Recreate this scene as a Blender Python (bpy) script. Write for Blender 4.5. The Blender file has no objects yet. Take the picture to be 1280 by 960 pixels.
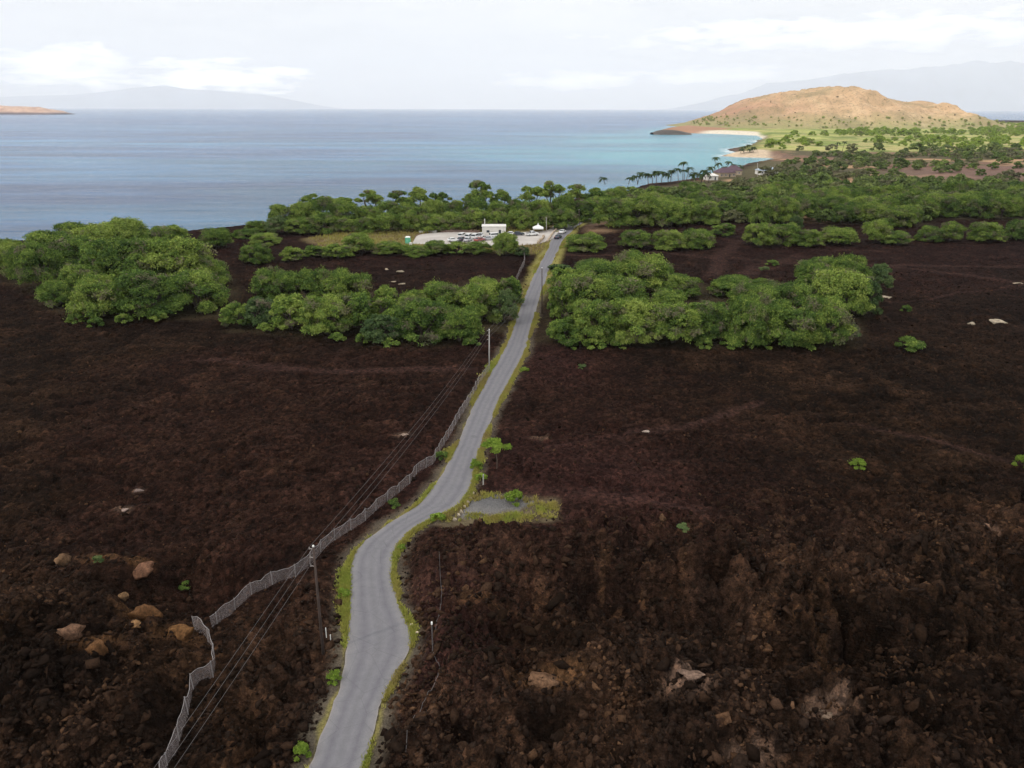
import bpy, math, random
import numpy as np
from mathutils import Matrix, Vector
random.seed(7); RS = np.random.RandomState(11)
scene = bpy.context.scene
C = scene.collection
R = math.radians

# ------------------------------------------------------------------ camera
CAMH = 45.0; FPX = 900.0
PITCH = math.atan((480-135.7)/FPX); ROLL = 0.0027
F = np.array([0, math.cos(PITCH), -math.sin(PITCH)])
U0 = np.array([0, math.sin(PITCH), math.cos(PITCH)]); R0 = np.array([1., 0, 0])
RT = R0*math.cos(ROLL)+U0*math.sin(ROLL); UP = U0*math.cos(ROLL)-R0*math.sin(ROLL)
cam_d = bpy.data.cameras.new('camera'); cam = bpy.data.objects.new('camera', cam_d); C.objects.link(cam)
M = Matrix(((RT[0], UP[0], -F[0], 0), (RT[1], UP[1], -F[1], 0), (RT[2], UP[2], -F[2], CAMH), (0, 0, 0, 1)))
cam.matrix_world = M
cam_d.sensor_width = 36; cam_d.lens = 36*FPX/1280; cam_d.clip_end = 300000; cam_d.clip_start = 0.5
scene.camera = cam

SEA = -5.0
def ray(px, py):
    return F + (px-640)/FPX*RT - (py-480)/FPX*UP
def at(px, py, z=0.0):
    d = ray(px, py); t = (z-CAMH)/d[2]
    return np.array([d[0]*t, d[1]*t])
def at_dist(px, py, Y):
    d = ray(px, py); t = Y/d[1]
    return np.array([d[0]*t, Y, CAMH+d[2]*t])
def depth(x, y, z=0):
    return float(np.dot(np.array([x, y, z-CAMH]), F))

# ------------------------------------------------------------------ noise
def _h(ix, iy, s):
    n = (ix.astype(np.int64)*374761393 + iy.astype(np.int64)*668265263 + s*1442695041) & 0xffffffff
    n = ((n ^ (n >> 13))*1274126177) & 0xffffffff
    n = ((n ^ (n >> 16))*2246822519) & 0xffffffff
    return ((n ^ (n >> 15)) & 0xffffff)/16777216.0
def vnoise(x, y, s=0):
    ix = np.floor(x); iy = np.floor(y); fx = x-ix; fy = y-iy
    fx = fx*fx*fx*(fx*(fx*6-15)+10); fy = fy*fy*fy*(fy*(fy*6-15)+10)
    a = _h(ix, iy, s); b = _h(ix+1, iy, s); c = _h(ix, iy+1, s); d = _h(ix+1, iy+1, s)
    return (a*(1-fx)+b*fx)*(1-fy)+(c*(1-fx)+d*fx)*fy
def fbm(x, y, sc, o=4, s=0, g=0.5):
    v = 0; a = 1; t = 0; x = x/sc; y = y/sc
    for i in range(o):
        v = v+a*vnoise(x, y, s+i*17); t += a; a *= g
        x, y = 1.6*x+1.2*y+5.3, -1.2*x+1.6*y+9.1
    return v/t
def worley(x, y, sc, s=0, second=False):
    x = x/sc; y = y/sc; ix = np.floor(x); iy = np.floor(y)
    d1 = np.full(x.shape, 9.); d2 = np.full(x.shape, 9.); cid = np.zeros(x.shape)
    for dx in (-1, 0, 1):
        for dy in (-1, 0, 1):
            a = ix+dx; b = iy+dy
            px = a+_h(a, b, s); py = b+_h(a, b, s+71)
            d = (px-x)**2+(py-y)**2
            m = d < d1
            d2 = np.where(m, d1, np.minimum(d2, d)); cid = np.where(m, _h(a, b, s+5), cid); d1 = np.where(m, d, d1)
    if second: return np.sqrt(d1), np.sqrt(d2), cid
    return np.sqrt(d1), cid
def sm(a, b, v):
    t = np.clip((v-a)/(b-a), 0, 1); return t*t*(3-2*t)
def seg_dist(x, y, pts, closed=False, ret_s=False):
    d = np.full(x.shape, 1e18); n = len(pts)
    for i in range(n if closed else n-1):
        ax, ay = pts[i]; bx, by = pts[(i+1) % n]
        ux, uy = bx-ax, by-ay; L = ux*ux+uy*uy+1e-12
        t = np.clip(((x-ax)*ux+(y-ay)*uy)/L, 0, 1)
        d = np.minimum(d, (x-ax-t*ux)**2+(y-ay-t*uy)**2)
    return np.sqrt(d)
def inside(x, y, pts):
    c = np.zeros(x.shape, bool); n = len(pts)
    for i in range(n):
        ax, ay = pts[i]; bx, by = pts[(i+1) % n]
        if ay == by: continue
        k = ((ay > y) != (by > y)) & (x < (bx-ax)*(y-ay)/(by-ay)+ax)
        c ^= k
    return c
def sdf(x, y, pts):
    d = seg_dist(x, y, pts, True); return np.where(inside(x, y, pts), -d, d)
def P(lst, z=0.0): return [tuple(at(a, b, z)) for a, b in lst]

# ------------------------------------------------------------------ layout (picked on the photo, laid on the ground)
ROAD_E = [(960,385,455),(940,393,459),(900,410,470),(860,425,485),(830,431,503),(815,433,512),(800,434,515),(780,436,510),(760,437,500),(740,437,493),
 (720,437,490),(700,438,489),(690,443,492),(680,452,497),(670,465,507),(660,478,519),(650,493,535),(640,510,560),(630,525,575),
 (620,534,583),(610,541,588),(600,548,590),(590,554,592),(570,565,597),(550,574,604),(530,582,612),(510,591,620),(490,600,630),
 (470,611,641),(450,623,652),(435,631,658),(420,638,661),(400,645,667),(384,650,671),(365,658,677),(347,666,683),(331,674,689),(311,685,699),(302,688,703),(293,694,711),
 (285,702,719),(279,712,728),(274,722,738),(270,731,748),(267,745,762)]
_b = at(385, 960); _b2 = at(455, 960)
LE = [(-22., -60.), (-20.5, -20.), (-18, 10.)] + [tuple(at(l, y)) for y, l, r in ROAD_E]
RE = [(-17.6, -60.), (-16, -20.), (-13.6, 10.)] + [tuple(at(r, y)) for y, l, r in ROAD_E]
def resample(pts, n):
    p = np.array(pts); s = np.r_[0, np.cumsum(np.hypot(*np.diff(p, axis=0).T))]
    q = np.linspace(0, s[-1], n)
    return np.c_[np.interp(q, s, p[:, 0]), np.interp(q, s, p[:, 1])]
def smooth_line(p, k=3):
    p = p.copy()
    for _ in range(k):
        p[1:-1] = 0.25*p[:-2]+0.5*p[1:-1]+0.25*p[2:]
    return p
# densify with matched parameters
def densify(A, B, step=.7):
    a = np.array(A); b = np.array(B); m = (a+b)/2
    s = np.r_[0, np.cumsum(np.hypot(*np.diff(m, axis=0).T))]
    q = np.arange(0, s[-1], step)
    f = lambda p: np.c_[np.interp(q, s, p[:, 0]), np.interp(q, s, p[:, 1])]
    return smooth_line(f(a), 4), smooth_line(f(b), 4)
LD, RD = densify(LE, RE)
for _e, _s in ((LD, 1), (RD, -1)):
    _e += (np.c_[fbm(_e[:, 0]*0+_e[:, 1], _e[:, 0], 1.6, 3, 777), np.zeros(len(_e))]-[.5, 0])*.42
CEN = (LD+RD)/2
ROADPOLY = [tuple(p) for p in LD[::3]]+[tuple(p) for p in RD[::-3]]

SHORE_PX = [(-1500,352),(-900,330),(-300,312),(0,302),(100,297),(200,291),(270,285),(330,278),(400,273),(500,268),(575,266),(650,258),(720,247),(770,240),(800,232),
 (840,229),(880,224),(905,217),(925,209),(948,205),(968,202),(972,199),(960,197.5),(925,196.5),(900,195),(922,191.5),(908,187),(930,184),(942,179),(953,173),(946,169.5),
 (900,167.5),(862,166.6),(845,165.2),(820,164.4),(832,161),(862,157),(900,153),(1000,150),(1190,150.5),(1290,152.0),(1700,155),(2600,160)]
SHORE = [tuple(at(a_, b_, -1.2 if b_ > 240 else (SEA if b_ < 212 else -1.2+(SEA+1.2)*(240-b_)/28))) for a_, b_ in SHORE_PX]
LAND = SHORE + [(9000., 800.), (9000., -3000.), (-3000., -3000.)]
BEACH = P([(853,168.3),(862,165.2),(905,165.6),(945,167.6),(957,172),(950,175),(942,170.6),(900,168.3)], SEA)
SPIT = P([(920,197.5),(905,195),(925,191.5),(960,193),(963,198)], SEA)
# fence lines (top rail picked at 1.4 m)
FENCE_A = P([(612,455),(599,470),(592,485),(583,499),(573,514),(562,534),(552,549),(542,568),(522,578),(513,591),(495,606),(475,620),(453,640),(440,648),(420,660),
 (400,675),(383,695),(368,708),(347,712),(327,723),(318,723),(293,745),(277,760),(262,770)], 1.4)
FENCE_B = P([(241,773),(250,777),(260,790),(266,807),(266,833),(242,838),(237,857),(233,880),(222,907),(218,927),(207,937),(202,960),(192,1000)], 1.4)
FENCE_C = P([(655,311),(656,323),(645,348)], 1.4)

def clear_poly(): return P([(478,672),(520,652),(560,640),(590,620),(630,618),(690,632),(694,648),(640,656),(560,655),(505,668)])
CLEAR = P([(535,655),(575,640),(592,617),(640,618),(692,630),(690,645),(640,652),(580,654)])
GRAVEL = P([(575,641),(590,626),(620,622),(660,628),(655,640),(620,645)])
LOT = P([(515,305),(522,293),(560,290),(640,291),(684,289),(696,280),(704,283),(690,300),(672,306),(600,309)])
STRIP = P([(385,298),(430,290),(520,288),(700,283),(695,300),(672,318),(640,316),(560,312),(470,309),(400,308)])
VEG = [P([(60,385),(130,402),(290,395),(300,350),(270,330),(150,320),(0,318),(0,345)]),
       P([(285,412),(400,422),(500,398),(490,370),(400,350),(320,380)]),
       P([(450,432),(560,436),(652,412),(655,350),(590,350),(500,390)]),
       P([(672,432),(850,436),(1060,437),(1110,365),(1080,340),(960,372),(860,352),(760,340),(690,345)]),
       P([(330,287),(420,293),(560,286),(700,281),(760,262),(650,256),(400,270)])]
FARVEG = P([(745,290),(830,275),(1000,277),(1150,281),(1160,272),(1280,276),(2400,280),(2400,190),(960,188),(960,200),(880,225),(760,244),(700,255)])
YGRASS = P([(930,190),(960,187),(1100,190),(1280,187),(2400,190),(2400,158),(1280,153.5),(1200,153),(1000,155),(840,155),(835,165.5),(955,168),(950,178)])
TRACKS = [([(700,318),(830,315),(900,322),(960,325),(1100,330),(1280,331)], 1.6), ([(925,300),(905,318),(890,345)], 2.2), ([(990,318),(935,342)], 2.2),
          ([(1090,330),(1230,345),(1290,352)], 1.6), ([(1065,535),(1130,545),(1290,578)], .5), ([(690,555),(740,545),(840,532),(945,503)], .7),
          ([(250,452),(370,462),(450,462),(590,464)], 1.2), ([(820,303),(870,312),(960,306),(1110,312)], 1.4), ([(860,640),(700,612),(640,610)], 1.2), ([(1060,372),(1130,376),(1280,352)],.5)]
TRACKS = [(P(a), w) for a, w in TRACKS]
ROUGHZ = P([(-900,640),(0,672),(110,684),(215,715),(262,770),(330,745),(400,700),(470,690),(500,690),(560,660),(700,655),(900,640),(1280,600),(2200,560),(2200,3000),(-2000,3000)])
ROUGHZ = P([(-900,650),(0,672),(110,684),(215,715),(262,770),(330,745),(400,700),(470,690),(500,690),(560,660),(700,655),(900,640),(1280,600),(1900,590)]) + [(250., 20.), (250., -200.), (-250., -200.), (-250., 20.)]

def blob(x, y, px, py, rx, ry, z=0):
    c = at(px, py, z); return np.exp(-(((x-c[0])/rx)**2+((y-c[1])/ry)**2))
def pitb(x, y, px, py, rx, ry):
    c = at(px, py); xx = x+3*(fbm(x, y, 5, 3, 61)-.5); yy = y+3*(fbm(x, y, 5, 3, 62)-.5)
    return 1/(1+(((xx-c[0])/rx)**2+((yy-c[1])/ry)**2)**3)

def terrain(x, y, full=False):
    x = np.asarray(x, float); y = np.asarray(y, float)
    wx = x+6*(fbm(x, y, 14, 3, 91)-.5); wy = y+6*(fbm(x, y, 14, 3, 92)-.5)
    sd = sdf(x + np.minimum(y/300., 3)*(fbm(x, y, 12, 3, 55)-.5)*4, y, LAND)
    dr = np.full(x.shape, 99.); m = (x > -45) & (x < 140) & (y < 520) & (y > -80); dr[m] = sdf(x[m], y[m], ROADPOLY)
    near = (y < 260)
    rough = np.zeros(x.shape); rough[near] = sm(8, -14, sdf(wx[near], wy[near], ROUGHZ))
    lava_amp = 0.36+0.64*rough
    # big forms
    z = (fbm(x, y, 26, 3, 1)-.5)*3.0*rough + (fbm(x, y, 60, 3, 2)-.5)*2.2*(1-.3*rough)
    z = z + (fbm(x, y, 8, 3, 3)-.5)*1.8*lava_amp
    rg = 1-np.abs(2*fbm(x+4*fbm(x, y, 9, 2, 44), y, 10, 3, 41)-1)*2.2
    z = z + (np.maximum(rg, 0)**2-.3)*2.3*rough
    cr = np.abs(fbm(x+5*fbm(x, y, 7, 2, 47), y*1.6, 13, 3, 46)-.5)
    z = z - 1.5*sm(.045, 0, cr)*rough - .5*sm(.03, 0, cr)*(1-rough)*(y < 300)
    z += 2.2*blob(x, y, 90, 770, 12, 9)+1.5*blob(x, y, 60, 900, 14, 8)-4.7*pitb(x, y, 228, 730, 6.5, 5.0)+1.6*blob(x, y, 165, 755, 5, 4)-1.5*blob(x, y, 120, 640, 26, 12)
    z += 1.3*blob(x, y, 640, 700, 12, 6)-4.2*pitb(x, y, 790, 752, 11, 3.6)-2.6*pitb(x, y, 1080, 806, 14, 2.4)-2.2*pitb(x, y, 640, 905, 6, 1.8)+1.3*blob(x, y, 760, 700, 12, 2.5)+1.2*blob(x, y, 1150, 720, 16, 6)+1.2*blob(x, y, 900, 880, 12, 6)
    z += .9*blob(x, y, 570, 800, 5, 5)
    # blocks
    nearm = y < 420
    lz = np.zeros(x.shape); X = x[nearm]; Y = y[nearm]; A = lava_amp[nearm]
    qx = X+1.2*(fbm(X, Y, 2.2, 3, 31)-.5); qy = Y+1.2*(fbm(X, Y, 2.2, 3, 33)-.5)
    d1, d2, c1 = worley(qx, qy, 4.2, 3, True)
    pat = sm(.35, .65, fbm(X, Y, 11, 3, 8))
    b = (np.minimum((d2-d1)*2.4, 1)-.6)*1.0*pat*A + (c1-.5)*1.05*pat*A
    d1, d2, c2 = worley(qx, qy, 1.5, 4, True)
    b += (np.minimum((d2-d1)*2.8, 1)-.6)*.45*A + (c2-.5)*.55*A
    d1, c3 = worley(X+.3*(fbm(X, Y, .6, 2, 34)-.5), Y, .62, 5)
    b += ((.6-d1)*.45+(c3-.5)*.32)*(.35+.65*A)
    d1, c4 = worley(X, Y, .3, 6)
    b += ((.5-d1)*.16+(c4-.5)*.13)*(.5+.5*A)
    lz[nearm] = b
    cv = np.full(x.shape, .5); cv[nearm] = .34*c1+.38*c2+.28*c3
    hv = np.zeros(x.shape); hv[nearm] = b
    # soften under gentle cover
    trk = np.zeros(x.shape)
    for pts, w in TRACKS:
        m = (y < 420)
        trk[m] = np.maximum(trk[m], sm(w*1.8, w*.5, seg_dist(wx[m], wy[m], pts)))
    z = z + lz*(1-.75*trk)*sm(430, 330, y)
    # shape next to the road, the fences and the clearing
    clr = np.full(x.shape, 99.); m = (y < 200) & (np.abs(x) < 60) & (y > 40); clr[m] = sdf(x[m], y[m], CLEAR)
    k = sm(.3, 4.5, np.minimum(dr, clr))
    fd = np.full(x.shape, 99.)
    m = (y < 160) & (y > 10) & (x > -60) & (x < 20)
    fd[m] = np.minimum(seg_dist(x[m], y[m], FENCE_A), seg_dist(x[m], y[m], FENCE_B))
    kf = .12+.88*sm(.4, 3.2, fd)
    lot = sm(0, 14, np.where(y > 180, sdf(x, y, STRIP), 99))
    fade = sm(900, 300, y)
    zz = z*k*kf*lot*(.25+.75*fade)
    zz = zz - .05*(1-k) + (1-k)*np.where(dr > .3, .06*(fbm(x, y, .8, 2, 77)-.3), 0)
    # shore
    shore = sm(-26, 4, sd)          # 0 well inland, 1 at the water
    zz = np.maximum(zz, -4.75)*(1-.85*shore)
    ww = 1+2.2*sm(500, 1100, y)
    zz = zz - 6.6*sm(-9*ww, 4*ww, sd) - 3*sm(0, 60, sd)
    if full: return zz, dict(sd=sd, dr=dr, rough=rough, trk=trk, wx=wx, wy=wy, clr=clr, fd=fd, k=k, cv=cv, hv=hv)
    return zz
def gz(x, y): return float(terrain(np.array([x]), np.array([y]))[0])

# ------------------------------------------------------------------ node helpers
def mat(name):
    m = bpy.data.materials.new(name); m.use_nodes = True
    nt = m.node_tree; b = nt.nodes.get('Principled BSDF'); return m, nt, b
def N(nt, t, **kw):
    n = nt.nodes.new(t)
    for k, v in kw.items():
        if k.startswith('i_'):
            key = k[2:]; key = int(key) if key.isdigit() else key.replace('_', ' ')
            n.inputs[key].default_value = v
        else: setattr(n, k, v)
    return n
def ramp(nt, fac, stops):
    r = nt.nodes.new('ShaderNodeValToRGB'); e = r.color_ramp.elements
    while len(e) < len(stops): e.new(0.5)
    for i, (p, c) in enumerate(stops):
        e[i].position = p; e[i].color = (*c, 1) if len(c) == 3 else c
    nt.links.new(fac, r.inputs[0]); return r.outputs[0]
def mixc(nt, f, a, b, mode='MIX'):
    n = nt.nodes.new('ShaderNodeMix'); n.data_type = 'RGBA'; n.blend_type = mode
    for s, v in ((0, f), (6, a), (7, b)):
        if hasattr(v, 'is_linked'): nt.links.new(v, n.inputs[s])
        else: n.inputs[s].default_value = v if s == 0 else ((*v, 1) if len(v) == 3 else v)
    return n.outputs[2]
def mth(nt, op, a, b=0.0, c=None):
    n = nt.nodes.new('ShaderNodeMath'); n.operation = op
    for s, v in ((0, a), (1, b), (2, c)):
        if v is None: continue
        if hasattr(v, 'is_linked'): nt.links.new(v, n.inputs[s])
        else: n.inputs[s].default_value = v
    return n.outputs[0]
def noise(nt, vec, scale, detail=4, rough=.55, dist=0):
    n = N(nt, 'ShaderNodeTexNoise'); n.inputs['Scale'].default_value = scale; n.inputs['Detail'].default_value = detail
    n.inputs['Roughness'].default_value = rough; n.inputs['Distortion'].default_value = dist
    if vec is not None: nt.links.new(vec, n.inputs['Vector'])
    return n.outputs['Fac']
def pos(nt): return N(nt, 'ShaderNodeNewGeometry').outputs['Position']
def objc(nt): return N(nt, 'ShaderNodeTexCoord').outputs['Object']
def simple(name, col, rough=.7, var=.25, scale=3, metal=0, bump=0.0, spec=.4):
    m, nt, b = mat(name); v = objc(nt)
    n = noise(nt, v, scale, 5)
    lo = tuple(c*(1-var) for c in col); hi = tuple(min(1, c*(1+var)) for c in col)
    nt.links.new(ramp(nt, n, [(.3, lo), (.7, hi)]), b.inputs['Base Color'])
    b.inputs['Roughness'].default_value = rough; b.inputs['Metallic'].default_value = metal
    b.inputs['Specular IOR Level'].default_value = spec
    if bump:
        bp = N(nt, 'ShaderNodeBump'); bp.inputs['Strength'].default_value = bump; bp.inputs['Distance'].default_value = .05
        nt.links.new(noise(nt, v, scale*4, 4), bp.inputs['Height']); nt.links.new(bp.outputs[0], b.inputs['Normal'])
    return m

# ------------------------------------------------------------------ mesh builder
class MB:
    def __init__(s): s.v = []; s.f = []; s.n = 0
    def add(s, v, f):
        v = np.asarray(v, float).reshape(-1, 3); s.v.append(v)
        s.f += [tuple(i+s.n for i in q) for q in f]; s.n += len(v); return s
    def box(s, c, d, rz=0, taper=1.0):
        x, y, z = [q/2 for q in d]; cr, sr = math.cos(rz), math.sin(rz); V = []
        for k in (-1, 1):
            t = taper if k > 0 else 1
            for a, b in ((-x, -y), (x, -y), (x, y), (-x, y)):
                a *= t; b *= t; V.append((c[0]+a*cr-b*sr, c[1]+a*sr+b*cr, c[2]+k*z))
        return s.add(V, [(3, 2, 1, 0), (4, 5, 6, 7), (0, 1, 5, 4), (1, 2, 6, 5), (2, 3, 7, 6), (3, 0, 4, 7)])
    def tube(s, pts, rad, n=6, cap=True):
        pts = [Vector(p) for p in pts]; rad = rad if hasattr(rad, '__len__') else [rad]*len(pts); V = []
        for i, p in enumerate(pts):
            d = (pts[min(i+1, len(pts)-1)]-pts[max(i-1, 0)]).normalized()
            u = d.cross(Vector((0, 0, 1)));
            if u.length < .05: u = d.cross(Vector((1, 0, 0)))
            u.normalize(); w = d.cross(u)
            for k in range(n):
                a = 2*math.pi*k/n; V.append(p+(u*math.cos(a)+w*math.sin(a))*rad[i])
        Fc = [(i*n+k, i*n+(k+1) % n, (i+1)*n+(k+1) % n, (i+1)*n+k) for i in range(len(pts)-1) for k in range(n)]
        if cap: Fc += [tuple(range(n-1, -1, -1)), tuple(range((len(pts)-1)*n, len(pts)*n))]
        return s.add([tuple(v) for v in V], Fc)
    def build(s, name, m=None, parent=None, smooth=False):
        me = bpy.data.meshes.new(name); me.from_pydata(np.concatenate(s.v).tolist(), [], s.f); me.update()
        if m: me.materials.append(m)
        if smooth: me.polygons.foreach_set('use_smooth', [True]*len(me.polygons))
        o = bpy.data.objects.new(name, me); C.objects.link(o)
        if parent: o.parent = parent
        return o
def np_mesh(name, V, Q, m=None, smooth=False, cols=None, colname='col', k=4):
    V = np.asarray(V, np.float32); Q = np.asarray(Q, np.int32)
    me = bpy.data.meshes.new(name); me.vertices.add(len(V)); me.vertices.foreach_set('co', V.ravel())
    me.loops.add(Q.size); me.loops.foreach_set('vertex_index', Q.ravel())
    me.polygons.add(len(Q)); me.polygons.foreach_set('loop_start', np.arange(0, Q.size, k, dtype=np.int32))
    me.polygons.foreach_set('loop_total', np.full(len(Q), k, np.int32))
    me.update(calc_edges=True)
    if smooth: me.polygons.foreach_set('use_smooth', np.ones(len(Q), bool))
    if cols is not None:
        a = me.color_attributes.new(colname, 'FLOAT_COLOR', 'POINT'); a.data.foreach_set('color', np.asarray(cols, np.float32).ravel())
    if m: me.materials.append(m)
    return me
def link(name, me, parent=None, loc=None):
    o = bpy.data.objects.new(name, me); C.objects.link(o)
    if parent: o.parent = parent
    if loc is not None: o.location = loc
    return o
def tag(o, label=None, cat=None, group=None, kind=None):
    if label: o['label'] = label
    if cat: o['category'] = cat
    if group: o['group'] = group
    if kind: o['kind'] = kind
    return o
def empty(name, loc, rz=0):
    o = bpy.data.objects.new(name, None); C.objects.link(o); o.location = loc; o.rotation_euler = (0, 0, rz); o.empty_display_size = .5
    return o
def copy_tree(o, parent=None):
    c = o.copy(); C.objects.link(c)
    if parent: c.parent = parent
    for ch in [q for q in o.children]: copy_tree(ch, c)
    return c
def grid_quads(nr, nc):
    i = np.arange((nr-1)*(nc-1)); r = i//(nc-1); c = i % (nc-1); a = r*nc+c
    return np.c_[a, a+1, a+nc+1, a+nc]

# ------------------------------------------------------------------ TERRAIN
def fan(ys, us, k=.92, off=42):
    X = us[None, :]*(np.maximum(ys, 0)[:, None]*k+off); Y = np.repeat(ys[:, None], len(us), 1)
    return X, Y
ys = [-400., -250, -150, -90, -60, -40, -20, -8, 4, 14, 22]
y = 28.
while y < 3600:
    ys.append(y); y += max(.15, (y+16)*.0042) if y < 130 else ((y+16)*.0042 if y < 420 else (y+16)*.0075)
ys = np.array(ys)
u = np.linspace(-1, 1, 860); us = np.r_[[-9, -5, -3, -2, -1.5, -1.2, -1.08], u, [1.08, 1.2, 1.5, 2, 3, 5, 9]]
X, Y = fan(ys, us)
Z, I = terrain(X.ravel(), Y.ravel(), True)
x = X.ravel(); y = Y.ravel()
n = len(x)
lav = np.ones(n)
col = np.empty((n, 3))
f1 = fbm(x, y, 9, 4, 201); f2 = fbm(x, y, 40, 4, 202); f3 = fbm(x, y, 2.5, 3, 203)
dark = np.array([.0125, .0078, .0058]); brown = np.array([.0265, .0155, .0102]); red = np.array([.0275, .0138, .0112]); rust = np.array([.15, .085, .046])
t = sm(.40, .66, f1*.6+f3*.4)[:, None]; col[:] = dark*(1-t)+brown*t
t = (sm(.42, .68, f2)*.65*(1-I['rough']))[:, None]; col = col*(1-t)+red*t
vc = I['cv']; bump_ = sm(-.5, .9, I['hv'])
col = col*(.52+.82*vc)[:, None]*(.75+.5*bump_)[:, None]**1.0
t = (sm(.60, .82, vc*.75+.25*f3)*sm(.4, .62, fbm(x, y, 7, 4, 204))*(.25+.75*I['rough'])*.7)[:, None]; col = col*(1-t)+rust*.5*t
farl = (sm(110, 300, y)*.5)[:, None]; col = col*(1-farl)+np.array([.0195, .0092, .0095])*farl
t = I['trk'][:, None]*.55; col = col*(1-t)+np.array([.050, .028, .024])*t
# reddish cinder round the clearing
t = (blob(x, y, 690, 600, 22, 16)*.6+blob(x, y, 700, 455, 9, 14)*.6+blob(x, y, 540, 790, 6, 8)*.7)
t = np.clip(t*(.5+f1), 0, .8)[:, None]; col = col*(1-t)+np.array([.038, .018, .017])*t
# pale patches of worn rock
for px, py, rx, ry in ((860,868,2.2,1.3),(1035,888,2.4,1.4),(935,955,2.4,1.),(152,624,1.2,.9),(172,605,1.,.6),(505,547,1.7,.9),(675,548,1.5,.8),(1240,660,1,.7)):
    t = np.clip(blob(x, y, px, py, rx, ry)*1.8*(.35+f3*1.1)-.35, 0, .9)[:, None]; col = col*(1-t)+np.array([.12, .08, .06])*t
for px, py, rx, ry in ((180,768,2.6,1.8),(225,803,2.6,1.6),(110,822,3.2,1.6),(130,700,2.4,1.4),(175,700,2.,1.2),(690,860,3.6,1.4),(600,760,3,2)):
    t = np.clip(blob(x, y, px, py, rx, ry)*1.7*(.3+f3*1.1)-.35, 0, .8)[:, None]; col = col*(1-t)+np.array([.10, .055, .028])*t
def patchy(x, y, rg):
    pv_ = .80+.65*sm(.34, .62, fbm(x, y, 17, 4, 820))*(.75+.5*fbm(x, y, 3.5, 3, 821))
    return pv_*rg+(1-rg)*(.78+.18*fbm(x, y, 30, 4, 822)+.12*fbm(x, y*3, 8, 3, 823))
col = col*np.where(y < 420, patchy(x, y, I['rough']), 1)[:, None]
def paint(mask, c, amt=1.0, lv=0.0):
    global col, lav
    t = np.clip(mask*amt, 0, 1); col = col*(1-t[:, None])+np.array(c)*t[:, None]; lav = lav*(1-t)+lv*t
wx, wy = I['wx'], I['wy']
fw = 14*(fbm(x, y, 40, 4, 301)-.5)
for pv in VEG:
    paint(sm(3, -3, sdf(wx, wy, pv)), (.042, .034, .020), .8)
s = sdf(wx, wy+fw, FARVEG); fv = sm(8, -8, s)
paint(fv, (.085, .075, .045), 1)
f4 = fbm(x, y, 70, 4, 303)
paint(fv*sm(.5, .6, f4), (.17, .10, .075), .8)
m = sm(.6, .7, fbm(x, y, 45, 3, 305)); paint(fv*m, (.34, .22, .13), .9)
for pl in ([(1040,224),(1075,222),(1085,240),(1060,252),(1045,240)], [(935,224),(970,223),(975,232),(940,233)], [(1130,222),(1175,218),(1180,232),(1140,236)]):
    paint(sm(6, -6, sdf(wx, wy, P(pl))), (.36, .23, .14), .9)
paint(sm(30, -30, sdf(wx, wy, P([(1100,212),(1290,205),(1900,208),(1900,235),(1290,236),(1150,228)]))), (.16, .10, .085), .8)
paint(sm(30, -30, sdf(wx, wy+fw*2, YGRASS)), (.30, .31, .11), 1)
yg_ = sm(30, -30, sdf(wx, wy+fw*2, YGRASS))
paint(yg_*sm(.46, .60, fbm(x, y, 90, 4, 310)), (.17, .21, .06), .8)
paint(yg_*sm(.50, .62, fbm(x, y, 45, 4, 311)), (.36, .30, .15), .7)
paint(yg_*sm(.54, .62, fbm(x, y, 30, 4, 312)), (.10, .14, .045), .8)
st = sm(4, -3, sdf(wx, wy, STRIP)); paint(st, (.20, .17, .075), 1)
paint(st*sm(.5, .6, f1), (.15, .10, .07), .8)
paint(sm(1, -4, I['sd'])*sm(-16, -4, I['sd'])*(y > 480)*(y < 1500), (.14, .10, .09), .7)
paint(sm(7, -7, sdf(x, y, BEACH)), (.50, .45, .38), 1)
paint(sm(6, -6, sdf(x, y, SPIT)), (.44, .35, .26), 1)
paint(sm(25, -15, sdf(x, y, P([(820,166),(835,157),(870,150),(925,156),(905,162),(860,164.5)]))), (.27, .15, .10), .95)
# clearing and verges
cl = sm(1.0, -1.0, I['clr']+4*(f3-.5)); paint(cl, (.13, .105, .065), .9)
g = np.zeros(n); m = y < 200; g[m] = sm(.6, -.6, sdf(x[m]+3.5*(f3[m]-.5), y[m]+4*(f1[m]-.5), GRAVEL)); paint(g, (.15, .145, .145), 1)
dr = I['dr']; side = sm(2.0, .5, dr+1.1*(f3-.5)); paint(side, (.10, .085, .065), .85)
paint(sm(.55, .1, dr+.9*(f3-.45))*(dr > 0), (.20, .175, .06), .8)
far_v = sm(3.2, 1.0, dr+2.0*(f1-.5))*sm(165, 215, y); paint(far_v, (.21, .19, .06), 1)
paint(sm(-1.0, -.6, -dr)*0, (.1, .1, .1))
cols = np.c_[col, lav]

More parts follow.
